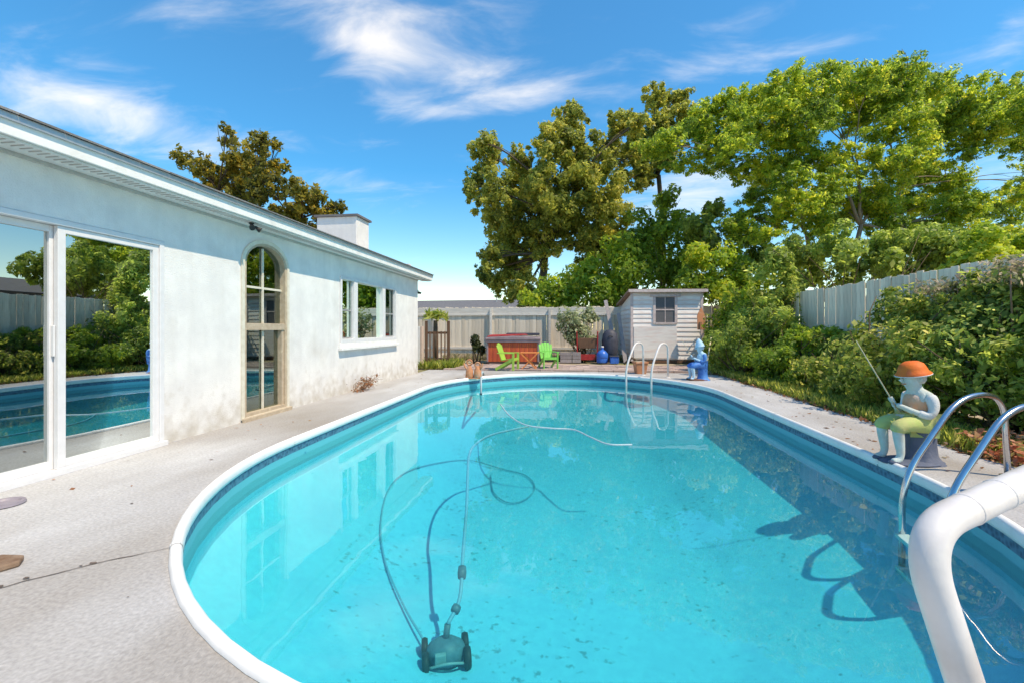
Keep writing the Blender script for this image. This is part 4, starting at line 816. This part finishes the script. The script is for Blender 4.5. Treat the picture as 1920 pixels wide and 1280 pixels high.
# ------------------------------------------------------------------ terracotta pieces on the far deck
p = ground(888, 709); t = thing('clay_ornament', 'terracotta ornament with two round topped figures at the pool corner', 'ornament', p)
for k, (x, h) in enumerate(((-.10, .46), (.10, .40))):
    MB().lathe([(.085, 0), (.10, .05), (.085, .2), (.05, .26), (.045, .3)], 16, (x, 0, 0)).build('pot_body', 'terracotta', t, True)
    mb = MB(); mb.tube([(x + .06 * math.cos(q), 0, h - .08 + .06 * math.sin(q)) for q in [i * math.pi / 8 for i in range(17)]], .022, 8).build('ring_top', 'terracotta', t, True)
    mb = MB(); mb.tube(smoothpath([(x, 0, .2), (x + (k * 2 - 1) * .09, -.03, .26), (x + (k * 2 - 1) * .13, -.02, .36)]), .022, 8).build('arm', 'terracotta', t, True)
MB().box(-.2, -.1, -.001, .2, .1, .02).build('base', 'terracotta', t, bevel=.006)
p = ground(1204, 702); t = thing('terracotta_pot', 'square terracotta pot behind the far ladder', 'pot', (p.x, 12.5, 0), R(10))
mb = MB(); mb.add([(-.12, -.12, 0), (.12, -.12, 0), (.12, .12, 0), (-.12, .12, 0), (-.155, -.155, .27), (.155, -.155, .27), (.155, .155, .27), (-.155, .155, .27)], [(0, 3, 2, 1), (4, 5, 6, 7), (0, 1, 5, 4), (1, 2, 6, 5), (2, 3, 7, 6), (3, 0, 4, 7)]).build('body', 'terracotta', t, bevel=.01)
MB().box(-.17, -.17, .27, .17, .17, .32).build('rim', 'terracotta', t, bevel=.01); MB().box(-.14, -.14, .321, .14, .14, .33).build('soil', 'soil', t)
# bits on the near deck
p = ground(8, 1062); o = MB(); rnd = random.Random(2); o.prism([(-.11, -.06, 0), (.03, -.075, 0), (.075, .01, 0), (.02, .07, 0), (-.1, .06, 0)], (0, 0, .03)); o = o.build('stone', 'stone_brown', None, bevel=.008); o.location = p; tag(o, 'flat brown stone lying on the concrete deck', 'stone')
p = ground(8, 946); o = thing('pet_dish', 'flat violet dish on the deck below the sliding door', 'dish', p); MB().lathe([(.09, 0), (.105, .006), (.10, .022), (.082, .022), (.072, .008)], 24).build('bowl', 'violet_plastic', o, 'auto')
t = thing('edging_timber', 'brown edging timber beyond the steel ladder', 'timber', (4.05, 3.5, 0)); MB().box(-.08, -.9, 0, .08, .35, .14).build('beam', 'rail_timber', t, bevel=.01)

# ------------------------------------------------------------------ statues
def skin(name, V, E, mat, parent, sub=2, root=0):
    me = bpy.data.meshes.new(name); bm = bmesh.new(); ly = bm.verts.layers.skin.verify(); vs = []
    for i, (p, r) in enumerate(V):
        v = bm.verts.new(p); v[ly].radius = r if hasattr(r, '__len__') else (r, r); v[ly].use_root = (i == root); vs.append(v)
    for a, b in E: bm.edges.new((vs[a], vs[b]))
    bm.to_mesh(me); bm.free(); o = link(name, me, mat, parent); o.modifiers.new('skin', 'SKIN').use_smooth_shade = True
    m = o.modifiers.new('sub', 'SUBSURF'); m.levels = m.render_levels = sub; return o
def statue(label, loc, rz, c, hood=False):
    t = thing('fishing_statue', label, 'statue', loc, rz, 'seated fishing figures by the pool')
    k = Vector
    V = [((.04, 0, .36), .095), ((.05, 0, .48), .085), ((.045, 0, .585), .08), ((.02, 0, .645), .042), ((-.012, 0, .70), .076), ((-.022, 0, .765), .084), ((-.005, 0, .82), .055)]
    E = [(0, 1), (1, 2), (2, 3), (3, 4), (4, 5), (5, 6)]
    for s_ in (-1, 1):
        b = len(V); V += [((.03, s_ * .065, .345), .07), ((-.10, s_ * .08, .35), .062), ((-.21, s_ * .085, .33), .052), ((-.195, s_ * .085, .20), .04), ((-.18, s_ * .085, .09), .03), ((-.20, s_ * .085, .045), .032), ((-.265, s_ * .09, .035), .024)]
        E += [(0, b)] + [(b + i, b + i + 1) for i in range(6)]
        b = len(V); V += [((.05, s_ * .105, .585), .045), ((.06, s_ * .135, .50), .038), ((.03, s_ * .135, .425), .033), ((-.06, s_ * .085, .455), .027), ((-.135, s_ * .028, .50), .022), ((-.165, s_ * .012, .515), .02)]
        E += [(2, b)] + [(b + i, b + i + 1) for i in range(5)]
    skin('body', V, E, c['skin'], t)
    # jacket with sleeves, shorts
    for s_ in (-1, 1): skin('sleeve', [((.05, s_ * .095, .592), .050), ((.055, s_ * .122, .575), .050), ((.064, s_ * .138, .50), .046), ((.03, s_ * .137, .425), .041), ((-.05, s_ * .09, .452), .036)], [(0, 1), (1, 2), (2, 3), (3, 4)], c['jacket'], t)
    skin('vest', [((.042, 0, .40), .120), ((.056, 0, .49), .124), ((.052, 0, .58), .118), ((.037, 0, .632), .078)], [(0, 1), (1, 2), (2, 3)], c['vest'], t)
    Vs = [((.045, 0, .36), .108)]; Es = []
    for s_ in (-1, 1): b = len(Vs); Vs += [((.03, s_ * .066, .35), .082), ((-.10, s_ * .081, .353), .074), ((-.205, s_ * .085, .337), .066), ((-.225, s_ * .085, .27), .058)]; Es += [(0, b), (b, b + 1), (b + 1, b + 2), (b + 2, b + 3)]
    skin('shorts', Vs, Es, c['shorts'], t)
    # face: nose, eyes, ears
    hd = MB(); hd.tube([(-.090, 0, .738), (-.114, 0, .722), (-.096, 0, .708)], [.008, .013, .008], 8).build('nose', c['skin'], t, True)
    for s_ in (-1, 1):
        MB().lathe([(.001, -.008), (.008, -.004), (.008, .004), (.001, .008)], 8, (-.090, s_ * .027, .752)).build('eye', 'statue_brown', t, True)
        MB().tube([(.0, s_ * .07, .72), (.002, s_ * .082, .742), (.0, s_ * .07, .765)], .012, 8).build('ear', c['skin'], t, True)
    MB().tube([(-.084, -.022, .693), (-.092, 0, .688), (-.084, .022, .693)], .006, 6).build('mouth', 'terracotta', t, True)
    MB().lathe([(.066, .70), (.082, .73), (.082, .79), (.06, .83)], 16, (.012, 0, 0)).build('hair', c['hair'], t, True)
    if hood: hp = [(.115, .765), (.10, .785), (.088, .83), (.06, .89), (.03, .935), (.006, .955)]
    else: hp = [(.118, .770), (.129, .772), (.131, .780), (.110, .80), (.100, .832), (.084, .866), (.05, .888), (.004, .893)]
    h = MB().lathe(hp, 24).build('hat', c['hat'], t, True); h.matrix_local = Matrix.Translation((0, 0, .78)) @ Matrix.Rotation(R(-10), 4, 'Y') @ Matrix.Translation((0, 0, -.78))
    if not hood: MB().lathe([(.127, .7690), (.1325, .7700), (.1325, .7765), (.1305, .7775)], 24).build('brim_edge', 'statue_pale', h, True)
    # fingers closed round the rod
    r0 = k((-.15, 0, .485)); tip = k(c['tip']); d = (tip - r0).normalized(); a = d.cross(k((0, 1, 0))).normalized(); b2 = d.cross(a)
    for s_ in (-1, 1):
        mb = MB()
        for f in range(4):
            q = r0 + d * (.035 + s_ * .03 + f * .013); L = .016 - .002 * abs(f - 1.5)
            mb.tube([q + (a * math.cos(g_) + b2 * math.sin(g_) * s_) * L for g_ in [i * .55 - .6 for i in range(7)]], .0068, 6)
        mb.tube([r0 + d * (.03 + s_ * .03) - a * .004 + b2 * s_ * .022, r0 + d * (.05 + s_ * .03) + a * .012 + b2 * s_ * .012, r0 + d * (.075 + s_ * .03) + a * .015], .0075, 6)
        mb.build('fingers', c['skin'], t, True)
    MB().tube([r0 - d * .06, r0 + d * .4, tip], [.006, .005, .003], 7).build('rod', 'cane', t, True)
    # stump and base
    st = MB(); n = 18; rnd = random.Random(4)
    V = []; F = []
    for j, (rr_, z) in enumerate([(.16, .0), (.135, .03), (.11, .07), (.10, .18), (.104, .27), (.10, .29)]):
        for i in range(n): w_ = 1 + .07 * math.sin(i * 2.1) + rnd.uniform(-.02, .02); V.append((.07 + rr_ * w_ * math.cos(2 * math.pi * i / n), rr_ * w_ * math.sin(2 * math.pi * i / n), z))
    for j in range(5):
        for i in range(n): F.append((j * n + i, j * n + (i + 1) % n, (j + 1) * n + (i + 1) % n, (j + 1) * n + i))
    F.append(tuple(5 * n + i for i in range(n))); st.add(V, F).build('stump', c['stump'], t, True)
    MB().lathe([(.22, 0), (.235, .012), (.2, .028), (.12, .034)], 24, (-.02, 0, .001), 1.15, .7).build('base', c['base'], t, 'auto')
    for s_ in (-1, 1): MB().lathe([(.03, 0), (.034, .012), (.026, .03), (.012, .036)], 12, (-.235, s_ * .088, .012), 1.6, .9).build('shoe', c['base'], t, True)
    return t
statue('seated fishing boy statue with an orange hat and green shorts', ground(1712, 866), R(8), dict(skin='statue_face', jacket='statue_pale', vest='statue_jacket', shorts='statue_green', hat='statue_orange', hair='statue_stone', stump='statue_slate', base='statue_slate', tip=(-.52, -.02, 1.07)))
statue('seated blue statue in a pale blue pointed hood at the far pool corner', ground(1312, 712), R(12), dict(skin='statue_sky', jacket='statue_blue', vest='statue_sky', shorts='statue_blue', hat='statue_sky', hair='statue_sky', stump='statue_blue', base='statue_brown', tip=(-.40, .1, .95)), True)

# ------------------------------------------------------------------ ladders and the near handrail
def ladder(label, Wa, Wb, u, prof, mat, r, treads=(-.36, -.60), tm='white_vinyl'):
    Wa, Wb, u = Vector(Wa), Vector(Wb), Vector(u).normalized(); t = thing('pool_ladder', label, 'ladder', (Wa + Wb) / 2); o = (Wa + Wb) / 2
    for W in (Wa, Wb):
        pts = fillet([W + u * a + Vector((0, 0, z)) for a, z in prof], .26, 8); MB(o).tube(pts, r, 14).build('rail', mat, t, True)
        e = W + u * prof[-1][0]; MB(o).lathe([(.055, .001), (.052, .014), (.03, .022)], 16, (e.x, e.y, 0)).build('flange', mat, t, 'auto')
    for z in treads: MB(o).beam(Wa + Vector((0, 0, z)), Wb + Vector((0, 0, z)), .09, .03).build('tread', tm, t, bevel=.006)
    return t
ladder('stainless steel pool ladder on the right near edge', (2.43, 3.76, 0), (2.34, 3.25, 0), (.94, .34, 0), [(0, -.66), (0, .06), (.56, .66), (1.02, .66), (1.06, 0)], 'steel', .0215)
def rimy(x, off=CW): return YF - PB + (PB - off) * math.sqrt(max(0, 1 - ((x - PXC) / (PA - off)) ** 2))
xa, xb = 1.42, 1.93; nv = Vector((.62, .78, 0)).normalized()
ladder('white pool ladder with two arched rails at the far end', Vector((xa, rimy(xa), 0)) - nv * .2, Vector((xb, rimy(xb), 0)) - nv * .2, nv, [(0, -.66), (0, .26), (.42, .84), (.80, .80), (.80, 0)], 'rail_white', .024)
hr = thing('handrail', 'fat white bent handrail close to the camera', 'handrail', (.6, .4, 0))
Bp, Lp, Up = at(1717, 998, .60), at(1809, 1280, .60), at(1925, 902, .70)
dl = (Lp - Bp); ft = Bp + dl * (Bp.z / -dl.z); du = (Up - Bp); e1 = Bp + du * 2.6; e2 = Vector((e1.x + .25, e1.y + .12, 0))
path = fillet([ft, Bp, e1, e2], .085, 12); MB(hr.location).tube(path, .0212, 28).build('rail', 'rail_white', hr, True)
for f in (.42, .72): c_ = Bp.lerp(Up, f); dd = du.normalized(); MB(hr.location).tube([c_ - dd * .0035, c_ - dd * .002, c_ + dd * .002, c_ + dd * .0035], [.0212, .0221, .0221, .0212], 24).build('sleeve_ring', 'rail_white', hr, True)
for i, (f, s_) in enumerate(((.30, .0026), (.58, .003), (.36, .0014))):
    c_ = Bp.lerp(Lp, f + .12); vd = (Vector(cam.location) - c_).normalized(); MB(hr.location).lathe([(s_, -.001), (s_, .0012), (s_ * .4, .0016)], 10, c_ + vd * .0206).build('chip', 'rust', hr)
for e in (ft, e2): MB(hr.location).lathe([(.06, .001), (.056, .016), (.03, .026)], 20, (e.x, e.y, 0)).build('flange', 'rail_white', hr, 'auto')

# ------------------------------------------------------------------ pool cleaner and hoses
FZ = -1.12
def floorz(x, y):
    dx = x - PXC; y0, y1 = YN + PB, YF - PB; dy = max(0, y0 - y, y - y1); o_ = (1 - math.hypot(dx / PA, dy / PB)) * PA
    P_ = [(.08, -.42), (.12, -.49), (.65, -.80), (1.35, -1.07), (1.5, -1.11), (2.2, -1.12)]
    if o_ <= .08: return -.42
    for (a, za), (b, zb) in zip(P_[:-1], P_[1:]):
        if o_ < b: return za + (zb - za) * (o_ - a) / (b - a)
    return -1.12
def onfloor(px, py, up=.025):
    z = -1.2
    for _ in range(12): q = ground(px, py, z); z = .5 * z + .5 * (floorz(q.x, q.y) + up)
    return ground(px, py, z)
p = ground(836, 1228, FZ + .05); cl = thing('pool_cleaner', 'dark robotic pool cleaner sitting on the pool floor', 'pool cleaner', (p.x, p.y, FZ), R(20)); cl.scale = (.74, .74, .74)
MB().lathe([(.17, .05), (.19, .09), (.17, .16), (.10, .21), (.05, .225)], 20, (0, 0, 0), 1, .85).build('shell', 'cleaner_dark', cl, True)
MB().box(-.11, -.17, .1, -.01, -.12, .19).build('hatch', 'cleaner_grey', cl, bevel=.01)
for sx_ in (-1, 1):
    for sy_ in (-1, 1):
        wv = MB().lathe([(.04, -.03), (.085, -.028), (.095, 0), (.085, .028), (.04, .03)], 18).build('wheel', 'black_rubber', cl, True); wv.matrix_local = Matrix.Translation((sx_ * .19, sy_ * .10, .09)) @ Matrix.Rotation(R(90), 4, 'Y')
        hb = MB().lathe([(.03, -.036), (.03, .036)], 12).build('hub', 'cleaner_grey', cl); hb.matrix_local = wv.matrix_local.copy()
MB().tube([(0, .02, .2), (.02, .04, .33)], .03, 12).build('swivel', 'cleaner_dark', cl, True)
MB().tube(smoothpath([(-.16, -.15, .08), (0, -.2, .13), (.16, -.15, .08)]), .012, 8).build('bumper', 'cleaner_grey', cl, True)
top = Vector((p.x, p.y, FZ)) + Matrix.Rotation(R(20), 3, 'Z') @ Vector((.02, .04, .33)) * .74
hp = [top, ground(862, 1120, -.78), ground(868, 1040, -.6), ground(875, 950, -.42), ground(877, 890, -.27), ground(880, 852, -.215), ground(892, 832, -.212), ground(918, 816, -.212), ground(955, 806, -.212), ground(990, 799, -.212)]
h0 = thing('vacuum_hose', 'long blue vacuum hose from the cleaner to the far pool edge', 'hose', top)
sp_ = smoothpath(hp, 8); MB(top).tube(sp_, .014, 10).build('tube', 'hose_blue', h0, True)
for q in (4, 12): a, b = sp_[q], sp_[q + 2]; MB(top).tube([a, a.lerp(b, .5), b], [.03, .034, .03], 12).build('float', 'cleaner_dark', h0, True)
e = ground(903, 705); q0 = ground(901, 742, -.21); t = thing('inlet_pipe', 'short pale pipe hooked over the far coping beside the clay ornament', 'pipe', q0)
MB(q0).tube([ground(902, 752, -.45), q0, ground(902, 738, -.1), Vector((e.x, e.y - .06, .07)), Vector((e.x + .01, e.y + .1, .1)), Vector((e.x + .01, e.y + .22, .02))], .022, 10).build('tube', 'hose_white', t, True)
o = MB(); pth = smoothpath([ground(938, 757, -.2), ground(955, 778, -.2), ground(985, 796, -.2), ground(1030, 802, -.2), ground(1075, 805, -.2), ground(1105, 818, -.2), ground(1140, 832, -.2), ground(1185, 833, -.2)], 6); q0 = pth[0]; o.o = q0; o.tube(pth, .0115, 8); o = o.build('floating_hose', 'hose_white', None, True); o.location = q0; tag(o, 'pale hose floating in a curve on the far water', 'hose')
pth = smoothpath([onfloor(795, 1200), onfloor(755, 1130), onfloor(722, 1050), onfloor(714, 980), onfloor(728, 918), onfloor(760, 885), onfloor(815, 868), onfloor(880, 862), onfloor(940, 878), onfloor(985, 890), onfloor(1003, 912), onfloor(985, 935), onfloor(952, 941), onfloor(926, 922), onfloor(920, 890)], 8)  # path of the shadow lines the hose casts, shaped as a dark tube
q0 = pth[0]; o = MB(q0); o.tube(pth, .009, 8); o = o.build('hose_shadow', 'hose_blue', None, True); o.location = q0; tag(o, 'thin dark tube standing in for the hose shadow on the pool floor', 'shadow')

# ------------------------------------------------------------------ neighbours
def neighbour(label, loc, rz, L, D, hw, hr_):
    t = thing('neighbour_house', label, 'house', loc, rz)
    MB().box(-L / 2, -D / 2, 0, L / 2, D / 2, hw).build('wall', 'neighbour_wall', t)
    r = MB().prism([(-L / 2 - .5, -D / 2 - .6, hw - .02), (-L / 2 - .5, -D / 2 - .6, hw + .12), (-L / 2 - .5, 0, hr_), (-L / 2 - .5, D / 2 + .6, hw + .12), (-L / 2 - .5, D / 2 + .6, hw - .02)], (L + 1, 0, 0)).build('roof', 'neighbour_roof', t)
    MB().box(-L / 2 - .52, -D / 2 - .64, hw - .06, L / 2 + .52, -D / 2 - .601, hw + .1).build('fascia', 'dark_gap', t)
    MB().tube([(L * .2, -1.5, hw), (L * .2, -1.5, hr_ + .35)], .05, 8).build('vent_pipe', 'aluminium', r)
    for x in (-L * .3, L * .25): w_ = MB().box(x - .6, -D / 2 - .03, 1, x + .6, -D / 2 + .01, 2.1).build('window', 'white_vinyl', t); MB().box(x - .52, -D / 2 - .04, 1.08, x + .52, -D / 2 - .031, 2.02).build('pane', 'screen', w_)
neighbour('low neighbouring house with dark grey roof beyond the back fence', (-9.3, 44, 0), R(-4), 12, 9, 2.75, 4.0)
neighbour('neighbouring house beyond the picket fence seen mirrored in the glass door', (19, 13, 0), R(-90), 13, 9, 2.6, 3.7)
